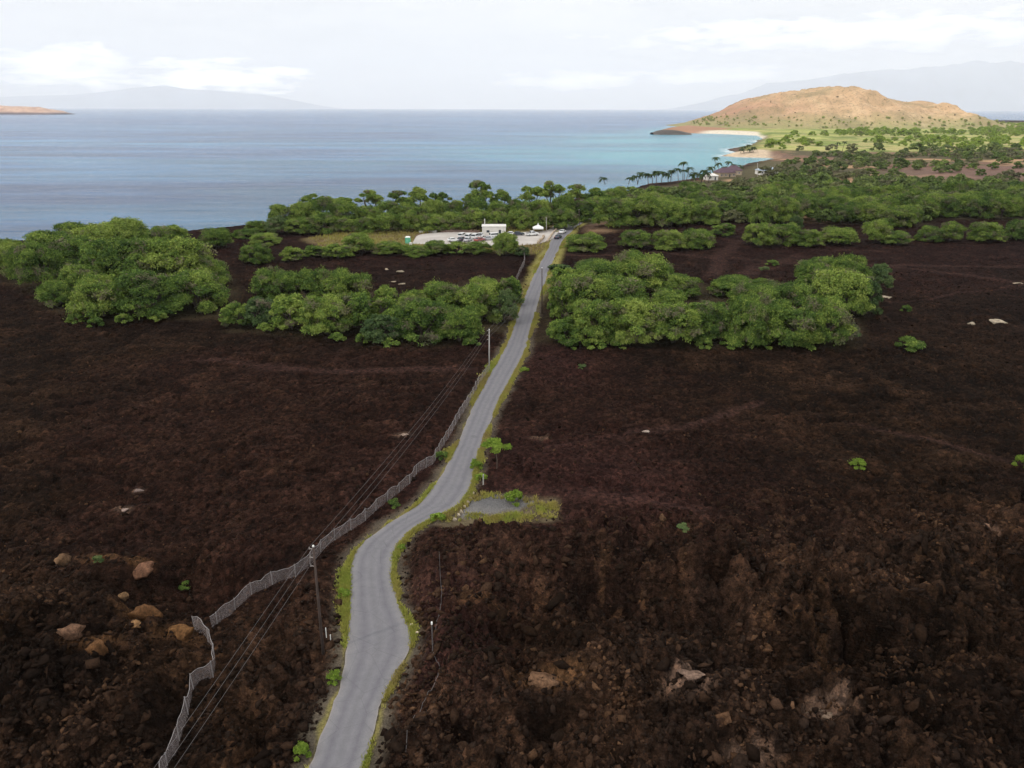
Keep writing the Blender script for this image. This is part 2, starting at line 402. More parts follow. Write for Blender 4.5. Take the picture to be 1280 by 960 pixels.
m_ground, nt, b = mat('ground_mat')
a = N(nt, 'ShaderNodeVertexColor', layer_name='col'); p = pos(nt)
n1 = noise(nt, p, 1.3, 6, .78); n2 = noise(nt, p, .25, 3, .6); n3 = noise(nt, p, 6.0, 2, .65)
v1 = ramp(nt, n1, [(.32, (.38, .38, .40)), (.5, (.92, .91, .90)), (.66, (1.65, 1.52, 1.42)), (.78, (2.6, 2.2, 1.85))])
vg = N(nt, 'ShaderNodeTexVoronoi'); vg.inputs['Scale'].default_value = 2.1; nt.links.new(p, vg.inputs['Vector'])
v0 = ramp(nt, vg.outputs['Color'], [(.1, (.5, .5, .5)), (.5, (.88, .87, .86)), (.9, (1.55, 1.45, 1.36))])
v1 = mixc(nt, 1, v1, v0, 'MULTIPLY')
c = mixc(nt, 1.0, a.outputs['Color'], v1, 'MULTIPLY')
v2 = ramp(nt, n2, [(.3, (.75, .75, .78)), (.7, (1.3, 1.25, 1.2))]); c = mixc(nt, 1.0, c, v2, 'MULTIPLY')
v3 = ramp(nt, n3, [(.3, (.7, .7, .7)), (.7, (1.35, 1.35, 1.3))]); c = mixc(nt, 1.0, c, v3, 'MULTIPLY')
# non-lava ground keeps a quieter version
q = mixc(nt, 1.0, a.outputs['Color'], v3, 'MULTIPLY'); q = mixc(nt, .7, q, v2, 'MULTIPLY')
c = mixc(nt, a.outputs['Alpha'], q, c)
nt.links.new(c, b.inputs['Base Color']); b.inputs['Roughness'].default_value = .95; b.inputs['Specular IOR Level'].default_value = .02
vo = N(nt, 'ShaderNodeTexVoronoi'); vo.inputs['Scale'].default_value = 4.5; nt.links.new(p, vo.inputs['Vector'])
h = mth(nt, 'ADD', mth(nt, 'MULTIPLY', vo.outputs['Distance'], -.6), noise(nt, p, 3.0, 4, .75))
bp = N(nt, 'ShaderNodeBump'); bp.inputs['Strength'].default_value = .9; bp.inputs['Distance'].default_value = .28
nt.links.new(h, bp.inputs['Height']); nt.links.new(bp.outputs[0], b.inputs['Normal'])
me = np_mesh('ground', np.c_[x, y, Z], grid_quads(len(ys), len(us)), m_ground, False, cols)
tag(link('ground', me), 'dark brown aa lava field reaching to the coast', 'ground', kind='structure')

# ------------------------------------------------------------------ ROAD, parking pad
def strip_mesh(A, B, k, z):
    V = []; n = len(A)
    for i in range(n):
        for j in range(k+1):
            t = j/k; q = A[i]*(1-t)+B[i]*t; V.append((q[0], q[1], z+.03*math.sin(math.pi*t)))
    return np.array(V), grid_quads(n, k+1)
V, Q = strip_mesh(LD, RD, 6, .05)
# skirt thickness
me_cols = np.tile(np.array([[abs(j/6-.5)*2, 0, 0, 1] for j in range(7)]), (len(LD), 1))
m_road, nt, b = mat('asphalt'); p = pos(nt)
n1 = noise(nt, p, .35, 5, .6); n2 = noise(nt, p, 14, 3, .6); n3 = noise(nt, p, 1.6, 6, .7)
at_ = N(nt, 'ShaderNodeVertexColor', layer_name='edge')
sx = N(nt, 'ShaderNodeSeparateColor'); nt.links.new(at_.outputs[0], sx.inputs[0])
c = ramp(nt, n1, [(.3, (.145, .140, .150)), (.7, (.160, .153, .162))])
trk = ramp(nt, sx.outputs[0], [(0, (.93, .93, .93)), (.22, (1.03, 1.03, 1.03)), (.48, (.84, .83, .86)), (.72, (1.08, 1.08, 1.06)), (.92, (1.15, 1.13, 1.08)), (1, (1.5, 1.4, 1.2))])
c = mixc(nt, 1, c, trk, 'MULTIPLY')
c = mixc(nt, 1, c, ramp(nt, n3, [(.25, (.86, .86, .87)), (.6, (1.02, 1.02, 1.01)), (.8, (1.1, 1.1, 1.08))]), 'MULTIPLY')
c = mixc(nt, 1, c, ramp(nt, n2, [(.3, (.88, .88, .88)), (.7, (1.12, 1.12, 1.12))]), 'MULTIPLY')
# crack network
vc = N(nt, 'ShaderNodeTexVoronoi', feature='DISTANCE_TO_EDGE'); vc.inputs['Scale'].default_value = .35; nt.links.new(p, vc.inputs['Vector'])
c = mixc(nt, mth(nt, 'MULTIPLY', mth(nt, 'LESS_THAN', vc.outputs['Distance'], .008), .22), c, (.05, .05, .052))
nt.links.new(c, b.inputs['Base Color']); b.inputs['Roughness'].default_value = .85; b.inputs['Specular IOR Level'].default_value = .25
me = np_mesh('road', V, Q, m_road, True, me_cols, 'edge')
tag(link('road', me), 'narrow grey asphalt road winding to the trees', 'road', kind='structure')

m_lot, nt, b = mat('packed_gravel'); p = pos(nt)
nt.links.new(ramp(nt, noise(nt, p, .12, 5, .6), [(.3, (.34, .30, .27)), (.7, (.48, .44, .40))]), b.inputs['Base Color']); b.inputs['Roughness'].default_value = .9
bm_ = MB(); lp = smooth_line(resample(LOT+[LOT[0]], 60), 2)
bm_.add([(a_, b_, .10) for a_, b_ in lp[:-1]], [tuple(range(len(lp)-1))])
o = bm_.build('parking_area', m_lot); tag(o, 'pale gravel parking area by the road', 'parking area', kind='structure')
# make sure it faces up
if o.data.polygons[0].normal.z < 0: o.data.flip_normals()

# ------------------------------------------------------------------ SEA
ysr = [-60000., -20000, -8000, -3000, -1500, -800, -400, -100, 60]
y = 120.
while y < 58000: ysr.append(y); y *= 1.02
ysr.append(58000); ysr = np.array(ysr)
us2 = np.r_[[-40, -12, -5, -2.5], np.linspace(-1.6, 1.6, 240), [2.5, 5, 12, 40]]
X = us2[None, :]*(np.maximum(ysr, 0)[:, None]+300); X = np.clip(X, -58000, 58000); Y = np.repeat(ysr[:, None], len(us2), 1)
x = X.ravel(); y = Y.ravel()
bay = P([(1000,172),(930,171),(880,170),(850,172),(800,190),(830,200),(920,200)], SEA)
db = np.maximum(sdf(x, y+120*(fbm(x, y, 160, 3, 401)-.5), bay), 0)
ds = np.abs(sdf(x, y, LAND))
turq = np.exp(-(db/230)**2)*(.34+.5*sm(.35, .6, fbm(x, y*2.5, 170, 4, 405)))+np.exp(-(db/900)**2)*.10*sm(.4, .6, fbm(x, y*4, 300, 3, 406))*2
edge_ = np.exp(-(ds/60)**2)*.5*(.3+.7*sm(300, 700, y))
turq = np.clip(turq+edge_, 0, 1)
foam = np.exp(-(ds/5)**2)*(y > 480)*(y < 1600)
me = np_mesh('sea', np.c_[x, y, np.full(len(x), SEA)], grid_quads(len(ysr), len(us2)), None, True, np.c_[turq, foam, ds/100, np.ones(len(x))], 'shallow')
m_sea, nt, b = mat('sea_water'); p = pos(nt)
a = N(nt, 'ShaderNodeVertexColor', layer_name='shallow'); sp = N(nt, 'ShaderNodeSeparateColor'); nt.links.new(a.outputs[0], sp.inputs[0])
mp = N(nt, 'ShaderNodeMapping'); nt.links.new(p, mp.inputs[0]); mp.inputs['Scale'].default_value = (.22, 1, 1); mp.inputs['Rotation'].default_value = (0, 0, .25)
big = noise(nt, mp.outputs[0], .0035, 5, .6)
mid = noise(nt, mp.outputs[0], .03, 5, .65); strk = noise(nt, mp.outputs[0], .0115, 4, .6)
deep = ramp(nt, big, [(.35, (.018, .056, .150)), (.5, (.030, .085, .20)), (.65, (.050, .14, .26))])
deep = mixc(nt, 1, deep, ramp(nt, mid, [(.3, (.62, .66, .72)), (.7, (1.5, 1.42, 1.3))]), 'MULTIPLY')
deep = mixc(nt, 1, deep, ramp(nt, strk, [(.36, (.55, .60, .68)), (.5, (1, 1, 1)), (.64, (1.55, 1.6, 1.45))]), 'MULTIPLY')
c = mixc(nt, sp.outputs[0], deep, (.065, .26, .32))
fo = mth(nt, 'MULTIPLY', sp.outputs[1], mth(nt, 'GREATER_THAN', noise(nt, p, .15, 4), .47)); c = mixc(nt, fo, c, (.8, .82, .82))
nt.links.new(c, b.inputs['Base Color']); b.inputs['Roughness'].default_value = .2; b.inputs['IOR'].default_value = 1.33; b.inputs['Specular IOR Level'].default_value = .34
w1 = noise(nt, mp.outputs[0], .12, 6, .66); w2 = noise(nt, mp.outputs[0], .7, 4, .6)
h = mth(nt, 'ADD', mth(nt, 'MULTIPLY', w1, 2.6), mth(nt, 'MULTIPLY', w2, .7))
bp = N(nt, 'ShaderNodeBump'); bp.inputs['Strength'].default_value = 1; bp.inputs['Distance'].default_value = 2.6
nt.links.new(h, bp.inputs['Height']); nt.links.new(bp.outputs[0], b.inputs['Normal'])
me.materials.append(m_sea); tag(link('sea', me), 'calm blue sea turning turquoise in the bay', 'sea', kind='structure')

# ------------------------------------------------------------------ HILL, headland, islet, far mountains
def ridge(name, prof, Yc, ry, m, base=SEA-1, nz=(60, .12), back=1.0, nx=220, ny=70, speck=None, powr=1.0):
    pts = [at_dist(a_, b_, Yc) for a_, b_ in prof]
    px = np.array([q[0] for q in pts]); pz = np.array([q[2] for q in pts])
    xs = np.linspace(px[0], px[-1], nx); zs = np.interp(xs, px, pz)
    for _ in range(2): zs[1:-1] = (zs[:-2]+2*zs[1:-1]+zs[2:])/4
    v = np.linspace(-1, 1, ny); Xg, Vg = np.meshgrid(xs, v); Zp = np.repeat(zs[None], ny, 0)-base
    w = np.cos(Vg*math.pi/2)**powr
    s = nz[0]; nn = fbm(Xg, Vg*ry, s, 5, 501)-.5
    gul = np.abs(fbm(Xg*1.0, Vg*ry*.25, s*.8, 4, 503)-.5)*2
    Zg = base+Zp*w*(1+nz[1]*(nn*2-gul*.8)*np.abs(np.sin(Vg*math.pi/2))**.6)
    Yg = Yc+Vg*ry*np.where(Vg > 0, back, 1)
    me = np_mesh(name, np.c_[Xg.ravel(), Yg.ravel(), Zg.ravel()], grid_quads(ny, nx), m, True)
    return me, (Xg, Yg, Zg)
m_hill, nt, b = mat('dry_hill'); p = pos(nt)
g = N(nt, 'ShaderNodeSeparateXYZ'); nt.links.new(p, g.inputs[0])
hx0 = at_dist(860, 150, 2250)[0]; hx1 = at_dist(965, 150, 2250)[0]
nL = noise(nt, p, .012, 5, .6)
tanc = ramp(nt, noise(nt, p, .02, 6, .65), [(.3, (.29, .20, .115)), (.5, (.42, .275, .16)), (.7, (.48, .345, .21))])
mr = N(nt, 'ShaderNodeMapRange'); mr.inputs['From Min'].default_value = hx0; mr.inputs['From Max'].default_value = hx1+30
nt.links.new(mth(nt, 'ADD', g.outputs[0], mth(nt, 'MULTIPLY', mth(nt, 'SUBTRACT', nL, .5), 160)), mr.inputs[0])
c = mixc(nt, mr.outputs[0], (.27, .115, .085), tanc)
mr2 = N(nt, 'ShaderNodeMapRange'); mr2.inputs['From Min'].default_value = 40; mr2.inputs['From Max'].default_value = 4
nt.links.new(mth(nt, 'ADD', g.outputs[2], mth(nt, 'MULTIPLY', mth(nt, 'SUBTRACT', noise(nt, p, .02, 5), .5), 55)), mr2.inputs[0])
c = mixc(nt, mth(nt, 'MULTIPLY', mr2.outputs[0], .8), c, (.21, .22, .085))
c = mixc(nt, ramp(nt, noise(nt, p, .009, 5, .6), [(.50, (0, 0, 0)), (.62, (.65, .65, .65))]), c, (.20, .16, .085))  # olive patches put shading into the hill colour
spk = mth(nt, 'GREATER_THAN', noise(nt, p, .16, 3, .6), .57)
c = mixc(nt, mth(nt, 'MULTIPLY', spk, .6), c, (.14, .115, .06))
nt.links.new(c, b.inputs['Base Color']); b.inputs['Roughness'].default_value = .95; b.inputs['Specular IOR Level'].default_value = .1
HP = [(818,165.5),(835,162.5),(860,157.5),(880,150),(905,140),(935,126),(960,119),(985,114.5),(1010,111),(1035,109),(1060,111),(1085,117.5),(1110,124),(1130,128),(1152,125.5),(1168,130),(1182,138),(1196,147),(1210,153)]
me, HILLG = ridge('hill', HP, 2250, 380, m_hill, nz=(70, .35)); tag(link('hill', me), 'round tan cinder hill at the far end of the bay', 'hill', kind='structure')
m_rock = simple('shore_rock', (.055, .045, .04), .9, .4, .1)
me, _ = ridge('headland', [(815,165.5),(822,163.2),(832,161.6),(842,162.2),(850,163),(862,166)], 1600, 28, m_rock, nz=(18, .5), nx=50, ny=16)
tag(link('headland', me), 'low dark rock point at the foot of the hill', 'headland', kind='structure')
m_isl, nt, b = mat('islet_rock'); p = pos(nt)
g = N(nt, 'ShaderNodeSeparateXYZ'); nt.links.new(p, g.inputs[0])
c = ramp(nt, noise(nt, p, .02, 5, .6), [(.3, (.30, .17, .12)), (.7, (.48, .32, .22))])
mr = N(nt, 'ShaderNodeMapRange'); mr.inputs['From Min'].default_value = 14; mr.inputs['From Max'].default_value = 2; nt.links.new(g.outputs[2], mr.inputs[0])
c = mixc(nt, mr.outputs[0], c, (.10, .07, .07)); nt.links.new(c, b.inputs['Base Color']); b.inputs['Roughness'].default_value = .95
me, _ = ridge('islet', [(-190,142),(-150,136),(-90,131),(-40,130.5),(0,132.2),(30,133),(52,134.8),(66,137),(74,139.8),(79,142)], 5800, 160, m_isl, nz=(80, .35), powr=.35)
tag(link('islet', me), 'reddish islet on the horizon at the left edge', 'islet', kind='structure')
m_mtn = simple('hazed_mountain', (.17, .20, .25), .95, .35, .0004)  # pale blue of sunlit haze is put into the base colour
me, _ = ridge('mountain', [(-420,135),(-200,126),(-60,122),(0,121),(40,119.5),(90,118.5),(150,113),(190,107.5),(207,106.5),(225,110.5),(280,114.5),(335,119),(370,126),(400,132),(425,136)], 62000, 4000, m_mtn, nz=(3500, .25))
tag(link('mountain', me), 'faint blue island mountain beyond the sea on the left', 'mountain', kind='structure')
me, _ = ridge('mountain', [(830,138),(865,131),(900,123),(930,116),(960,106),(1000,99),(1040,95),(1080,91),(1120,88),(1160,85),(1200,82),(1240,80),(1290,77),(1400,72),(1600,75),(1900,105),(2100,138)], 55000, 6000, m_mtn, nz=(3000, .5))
tag(link('mountain', me), 'hazy blue mountain slope rising behind the tan hill', 'mountain', kind='structure')

# ------------------------------------------------------------------ ROCKS
m_clinker, nt, b = mat('clinker'); p = pos(nt); oi = N(nt, 'ShaderNodeVertexColor', layer_name='col')
c = mixc(nt, 1, oi.outputs[0], ramp(nt, noise(nt, p, 5, 5, .65), [(.3, (.55, .55, .55)), (.7, (1.6, 1.5, 1.4))]), 'MULTIPLY')
nt.links.new(c, b.inputs['Base Color']); b.inputs['Roughness'].default_value = .95; b.inputs['Specular IOR Level'].default_value = .02
bp = N(nt, 'ShaderNodeBump'); bp.inputs['Strength'].default_value = .8; bp.inputs['Distance'].default_value = .08
nt.links.new(noise(nt, p, 9, 6, .7), bp.inputs['Height']); nt.links.new(bp.outputs[0], b.inputs['Normal'])
import bmesh
def ico(sub):
    bm = bmesh.new(); bmesh.ops.create_icosphere(bm, subdivisions=sub, radius=1)
    v = np.array([q.co[:] for q in bm.verts]); f = np.array([[w.index for w in q.verts] for q in bm.faces]); bm.free(); return v, f
IV1, IF1 = ico(1); IV2, IF2 = ico(2); IV3, IF3 = ico(3)
def rockv(base, rs, amp=.3):
    d = base*1.0
    for _ in range(9):
        nrm = rs.normal(size=3); nrm /= np.linalg.norm(nrm); k = rs.uniform(.30, .75)
        dp = d@nrm; d = d-np.outer(np.maximum(dp-k, 0), nrm)*.9
    return d*(1+amp*(rs.rand(len(d), 1)-.5))*rs.uniform(.7, 1.25, 3)
rs = np.random.RandomState(5)
PR = np.array([rockv(IV1, rs, .95) for _ in range(40)])
NR = 210000
Yd = 30+(rs.rand(NR)**1.5)*200; Xd = (rs.rand(NR)*2-1)*(Yd*.84+20)
zt, inf = terrain(Xd, Yd, True)
cln = fbm(Xd, Yd, 5, 3, 700)
keep = (inf['dr'] > .7) & (inf['clr'] > .5) & (rs.rand(NR) < .20+.9*cln*cln*(.25+.75*inf['rough'])) & (inf['trk'] < .4)
Xd, Yd, zt, rg = Xd[keep], Yd[keep], zt[keep], inf['rough'][keep]; n_ = len(Xd)
s_ = rs.choice([.12, .18, .27, .42, .65], size=n_, p=[.34, .36, .22, .07, .01])*(.5+.55*rg)*(1+Yd/300)
a_ = rs.rand(n_)*6.28; ca, sa = np.cos(a_)[:, None], np.sin(a_)[:, None]
v = PR[rs.randint(0, 40, n_)]*(s_[:, None, None]*rs.uniform(.75, 1.25, (n_, 1, 3)))
tl = rs.uniform(-1.1, 1.1, (n_, 1)); v[:, :, 2] += v[:, :, 0]*tl
v = np.stack([v[:, :, 0]*ca-v[:, :, 1]*sa+Xd[:, None], v[:, :, 0]*sa+v[:, :, 1]*ca+Yd[:, None], v[:, :, 2]*.7+(zt+s_*.15)[:, None]], 2)
k = (.45*rs.rand(n_)+.55*np.clip((fbm(Xd, Yd, 4, 3, 710)-.25)*2, 0, 1))[:, None]; bc = np.where(k < .5, [[.0135, .0088, .0065]], np.where(k < .80, [[.028, .0165, .0108]], [[.055, .031, .018]]))*rs.uniform(.6, 1.4, (n_, 1))*patchy(Xd, Yd, rg)[:, None]
nv = v.shape[1]; cc = np.c_[np.repeat(bc, nv, 0), np.ones(n_*nv)]
fc = (IF1[None]+(np.arange(n_)*nv)[:, None, None]).reshape(-1, 3)
me = np_mesh('lava_rubble', v.reshape(-1, 3), fc, m_clinker, False, cc, k=3)
tag(link('lava_rubble', me), 'loose brown clinker rubble strewn over the lava', 'rubble', kind='stuff')

def boulder(px, py, w, h, colr, label, cat='boulder', name='boulder', dz=0, group=None, seed=None):
    c_ = at(px, py); z_ = gz(*c_); rr = np.random.RandomState(seed if seed is not None else int(px*7+py))
    v = rockv(IV3, rr, .13); nn = 1+.55*(fbm(v[:, 0]*3+px, v[:, 1]*3+v[:, 2]*2, 1, 3, 9)-.5)
    w *= .85; v = v*nn[:, None]*[w/2, w/2*.8, h/2]+[0, 0, h*.12+dz]
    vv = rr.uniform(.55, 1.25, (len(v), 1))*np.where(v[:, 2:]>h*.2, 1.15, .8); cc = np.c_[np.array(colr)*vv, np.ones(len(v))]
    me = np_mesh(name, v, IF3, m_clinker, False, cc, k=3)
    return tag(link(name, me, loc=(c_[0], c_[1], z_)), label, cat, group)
BR = (.088, .046, .022)
boulder(180,775,3.6,2.6,BR,'large orange brown lava boulder with a pointed top, at the rim of the dark pit')
boulder(228,806,3.4,2.0,(.095,.05,.022),'broad orange brown boulder just left of the near end of the netting fence')
boulder(97,826,2.4,1.5,(.115,.068,.045),'pale pinkish topped boulder leftmost of the lower pair on the left mound')
boulder(128,834,2.8,1.8,BR,'rounded brown boulder right beside the pale topped one on the left mound')
boulder(80,697,2.4,1.6,(.12,.075,.045),'squat brown boulder on the upper left rim of the lava mound')
boulder(176,708,3.4,1.6,(.13,.07,.045),'flat reddish brown boulder above the dark pit on the mound rim')
boulder(150,742,1.8,1.3,(.16,.10,.055),'small tan boulder on the mound up left of the pointed boulder')
boulder(172,795,2.0,1.1,(.17,.10,.05),'small orange boulder directly below the pointed boulder')
boulder(828,660,1.8,1.5,(.10,.06,.035),'upright brown block standing alone right of the gravel clearing')
boulder(675,862,3.6,1.2,(.11,.065,.04),'long low brown slab in the lava right of the near road bend')
boulder(862,866,3.2,.5,(.13,.09,.07),'pale pinkish flat rock sheet in the right foreground lava')
boulder(1035,888,3.6,.5,(.16,.12,.09),'pale cream streaked flat rock in the lower right lava')
boulder(515,782,.55,.5,(.55,.50,.42),'upper of two pale stones beside the road pullout',cat='stone',name='roadside_stone',group='pale stones by the road pullout')
boulder(521,792,.75,.55,(.50,.42,.33),'lower and larger of two pale stones beside the road pullout',cat='stone',name='roadside_stone',group='pale stones by the road pullout')
for i,(px,py) in enumerate([(592,617),(589,623),(585,629),(580,634),(577,640),(574,645),(568,650)]):
    boulder(px,py,.8,.6,(.32,.28,.22),'pale boulder in the short row edging the road at the gravel clearing',cat='stone',name='edge_stone',group='stones edging the gravel clearing',seed=i)
boulder(807,541,1.4,.6,(.30,.25,.22),'small pale rock alone in the middle of the right lava field',cat='stone',name='pale_rock')
boulder(505,547,2.2,.4,(.22,.17,.14),'flat pale rock left of the power lines in the left lava field',cat='stone',name='pale_rock')
boulder(152,624,1.8,.5,(.22,.17,.15),'pale rock above the mound in the left lava field, lower of two',cat='stone',name='pale_rock')
boulder(170,605,1.8,.4,(.14,.11,.10),'dull grey rock above the mound in the left lava field, upper of two',cat='stone',name='pale_rock')
for px,py,w,lab in ((1245,400,6.5,'wide whitish rock pile with dry grass in the right lava field'),(1216,402,3.2,'small pale rock pile just left of the wide whitish pile'),(1108,369,7.5,'pale rock pile at the right end of the roadside thicket'),(1275,351,6,'grey rock pile cut by the right edge of the picture'),
    (492,352,3.,'pale rock pile highest in the left lava gap before the parking area'),(483,335,2.6,'small pale rock mound left of the lava gap centre'),(500,340,2.8,'low flat pale mound in the lava gap'),(503,357,3.2,'lower pale mound in the lava gap between thickets')):
    boulder(px,py,w,.8,(.30,.26,.20),lab,cat='rock pile',name='rock_pile')

# ------------------------------------------------------------------ VEGETATION
def leaf_mat(name, stops, trans=.25):
    m, nt, b = mat(name)
    a = N(nt, 'ShaderNodeVertexColor', layer_name='tint'); s = N(nt, 'ShaderNodeSeparateColor'); nt.links.new(a.outputs[0], s.inputs[0])
    oi = N(nt, 'ShaderNodeObjectInfo')
    f = mth(nt, 'ADD', s.outputs[0], mth(nt, 'MULTIPLY', mth(nt, 'SUBTRACT', oi.outputs['Random'], .5), .5))
    c = ramp(nt, f, stops)
    c = mixc(nt, s.outputs[1], c, (.20, .155, .12))
    c = mixc(nt, 1, c, ramp(nt, s.outputs[2], [(0, (.6, .6, .6)), (1, (1.4, 1.4, 1.4))]), 'MULTIPLY')
    nt.nodes.remove(b); b = N(nt, 'ShaderNodeBsdfDiffuse'); nt.links.new(c, b.inputs[0])
    tr = N(nt, 'ShaderNodeBsdfTranslucent'); nt.links.new(c, tr.inputs[0]); mx = N(nt, 'ShaderNodeMixShader'); mx.inputs[0].default_value = trans
    nt.links.new(b.outputs[0], mx.inputs[1]); nt.links.new(tr.outputs[0], mx.inputs[2])
    nt.links.new(mx.outputs[0], nt.nodes['Material Output'].inputs['Surface']); return m
m_leaf = leaf_mat('leaves', [(.0, (.050, .090, .025)), (.35, (.105, .168, .038)), (.65, (.18, .255, .052)), (1, (.29, .35, .08))])
m_bright = leaf_mat('bright_leaves', [(0, (.11, .17, .025)), (.5, (.18, .27, .04)), (1, (.27, .35, .06))])
m_dull = leaf_mat('dull_leaves', [(0, (.05, .085, .035)), (.5, (.10, .15, .055)), (1, (.17, .21, .08))])
m_bark = simple('bark', (.09, .07, .055), .9, .35, 3, bump=.5)
m_palm = leaf_mat('palm_leaves', [(0, (.03, .05, .02)), (1, (.07, .10, .035))])
def quads_from(cen, nrm, size, rs, asp=1.7):
    n = len(cen); nrm = nrm/np.linalg.norm(nrm, axis=1, keepdims=True)
    r = rs.normal(size=(n, 3)); t = np.cross(nrm, r); t /= np.linalg.norm(t, axis=1, keepdims=True)+1e-9; bt = np.cross(nrm, t)
    a = t*(size*asp/2)[:, None]; c = bt*(size/2)[:, None]
    V = np.stack([cen-a, cen-c*.9, cen+a, cen+c*.9], 1).reshape(-1, 3)
    return V, np.arange(4*n).reshape(n, 4)
def crown(seed, W, H, nl, sub, per, ls, low=.0, dead=.12, airy=0):
    """lobed crown made of leaf sprays; W width, H top height"""
    rs = np.random.RandomState(seed); cen, nr, sz, tn = [], [], [], []
    # main lobes
    ex = rs.uniform(.85, 1.15, 2); nl0 = nl
    if low: nl = int(nl*1.75)
    for i in range(nl):
        r = W/2*math.sqrt((i+.5)/nl0)*.82*rs.uniform(.85, 1.1) if i < nl0 else 0; a = i*2.4+rs.uniform(-.5, .5)
        if i >= nl0: a = (i-nl0)*6.283/(nl-nl0)+rs.uniform(-.3, .3)
        if rs.rand() < .15: continue
        lr = W*rs.uniform(.07, .17)*(1.15 if W < 5 else 1); z0 = H*(.30+.50*(1-(2*r/W)**2)**.7)+rs.uniform(-.16, .14)*H
        z0 = min(z0, H-lr*.5); z0 = max(z0, lr*.55 if low else lr*.55+H*.12)
        if i >= nl0:
            r = W/2*rs.uniform(.62, .95); lr = W*rs.uniform(.07, .14); z0 = rs.uniform(.12, .42)*H
        c = np.array([r*math.cos(a)*ex[0], r*math.sin(a)*ex[1], z0])
        tint = rs.uniform(.25, .75); dd = 1.0 if rs.rand() < dead else 0.0
        for j in range(sub):
            d = rs.normal(size=3); d /= np.linalg.norm(d); 
            if d[2] < -.25: d[2] *= -1
            q = c+d*lr*np.array([1, 1, .74])*(rs.uniform(.84, 1.08) if rs.rand() > .07 else rs.uniform(1.08, 1.35))
            tj = tint+rs.uniform(-.28, .28); dj = dd*rs.uniform(.3, .9) if rs.rand() < .7 else (rs.uniform(.3, .7) if rs.rand() < .05 else 0)
            k = per; sp = lr*.17+.08
            cc = q+rs.normal(size=(k, 3))*sp*np.array([1, 1, .55]); 
            nn = d*1.0+np.array([0, 0, .4])+rs.normal(size=(k, 3))*.75
            cen.append(cc); nr.append(nn); sz.append(rs.uniform(.6, 1.4, k)*ls)
            tn.append(np.c_[np.clip(tj+rs.uniform(-.22, .22, k), 0, 1), np.full(k, dj), rs.uniform(.25, .75, k)])
    cen = np.concatenate(cen); nr = np.concatenate(nr); sz = np.concatenate(sz); tn = np.concatenate(tn)
    cen[:, 2] = np.maximum(cen[:, 2], .1)
    V, Q = quads_from(cen, nr, sz*.92, rs, 2.5)
    cl = np.c_[np.repeat(tn, 4, 0), np.ones(len(V))]
    return V, Q, cl
def trunk_mesh(seed, W, H):
    rs = np.random.RandomState(seed); b = MB(); n = rs.randint(2, 4)
    for k in range(n):
        a = rs.uniform(0, 6.28); r = W*.08
        p0 = (r*.3*math.cos(a), r*.3*math.sin(a), -.5); p1 = (r*math.cos(a), r*math.sin(a), H*.22); p2 = (W*.2*math.cos(a+.3), W*.2*math.sin(a+.3), H*.48)
        p3 = (W*.30*math.cos(a+.5), W*.30*math.sin(a+.5), H*.72); w = W*.022
        b.tube([p0, p1, p2, p3], [w*1.5, w*1.1, w*.7, w*.25], 6)
        for q in range(3):
            aa = a+rs.uniform(-1.4, 1.4); b.tube([p1, ((p1[0]+p2[0])/2+W*.1*math.cos(aa), (p1[1]+p2[1])/2+W*.1*math.sin(aa), H*.42), (W*.34*math.cos(aa), W*.34*math.sin(aa), H*.66)], [w*.7, w*.5, w*.15], 5)
    o = b.build('trunk', m_bark); me = o.data; bpy.data.objects.remove(o); return me
BIG = []; MIDT = []; SHR = []; AIR = []
for i in range(6):
    V, Q, cl = crown(100+i, 14, 8.5, 34, 40, 17, .23, low=1, dead=.16); BIG.append((np_mesh('crown', V, Q, m_leaf, False, cl, 'tint'), trunk_mesh(i, 14, 8.5)))
for i in range(7):
    V, Q, cl = crown(200+i, 10, 7.5, 24, 29, 15, .28, low=1, dead=.12); MIDT.append((np_mesh('crown', V, Q, [m_leaf, m_dull][i % 2 if i < 4 else 0], False, cl, 'tint'), trunk_mesh(20+i, 10, 7.5)))
for i in range(4):
    V, Q, cl = crown(300+i, 11, 11, 13, 44, 15, .32, low=0, dead=.05); AIR.append((np_mesh('crown', V, Q, m_leaf, False, cl, 'tint'), trunk_mesh(40+i, 11, 11)))
for i in range(4):
    V, Q, cl = crown(400+i, 3, 1.7, 7, 22, 9, .17, low=1, dead=.05); SHR.append(V); SHR[-1] = (V, Q, cl)
SHm = [np_mesh('shrub', V, Q, m_leaf, False, cl, 'tint') for V, Q, cl in SHR]
SHb = [np_mesh('shrub', V, Q, m_bright, False, cl, 'tint') for V, Q, cl in SHR]
SHd = [np_mesh('shrub', V, Q, m_dull, False, cl, 'tint') for V, Q, cl in SHR]
V, Q, cl = crown(77, 9, 6, 10, 30, 12, .3, low=1, dead=1.0); DEADT = (np_mesh('crown', V, Q, m_dull, False, cl, 'tint'), trunk_mesh(77, 9, 6))
ntree = [0]
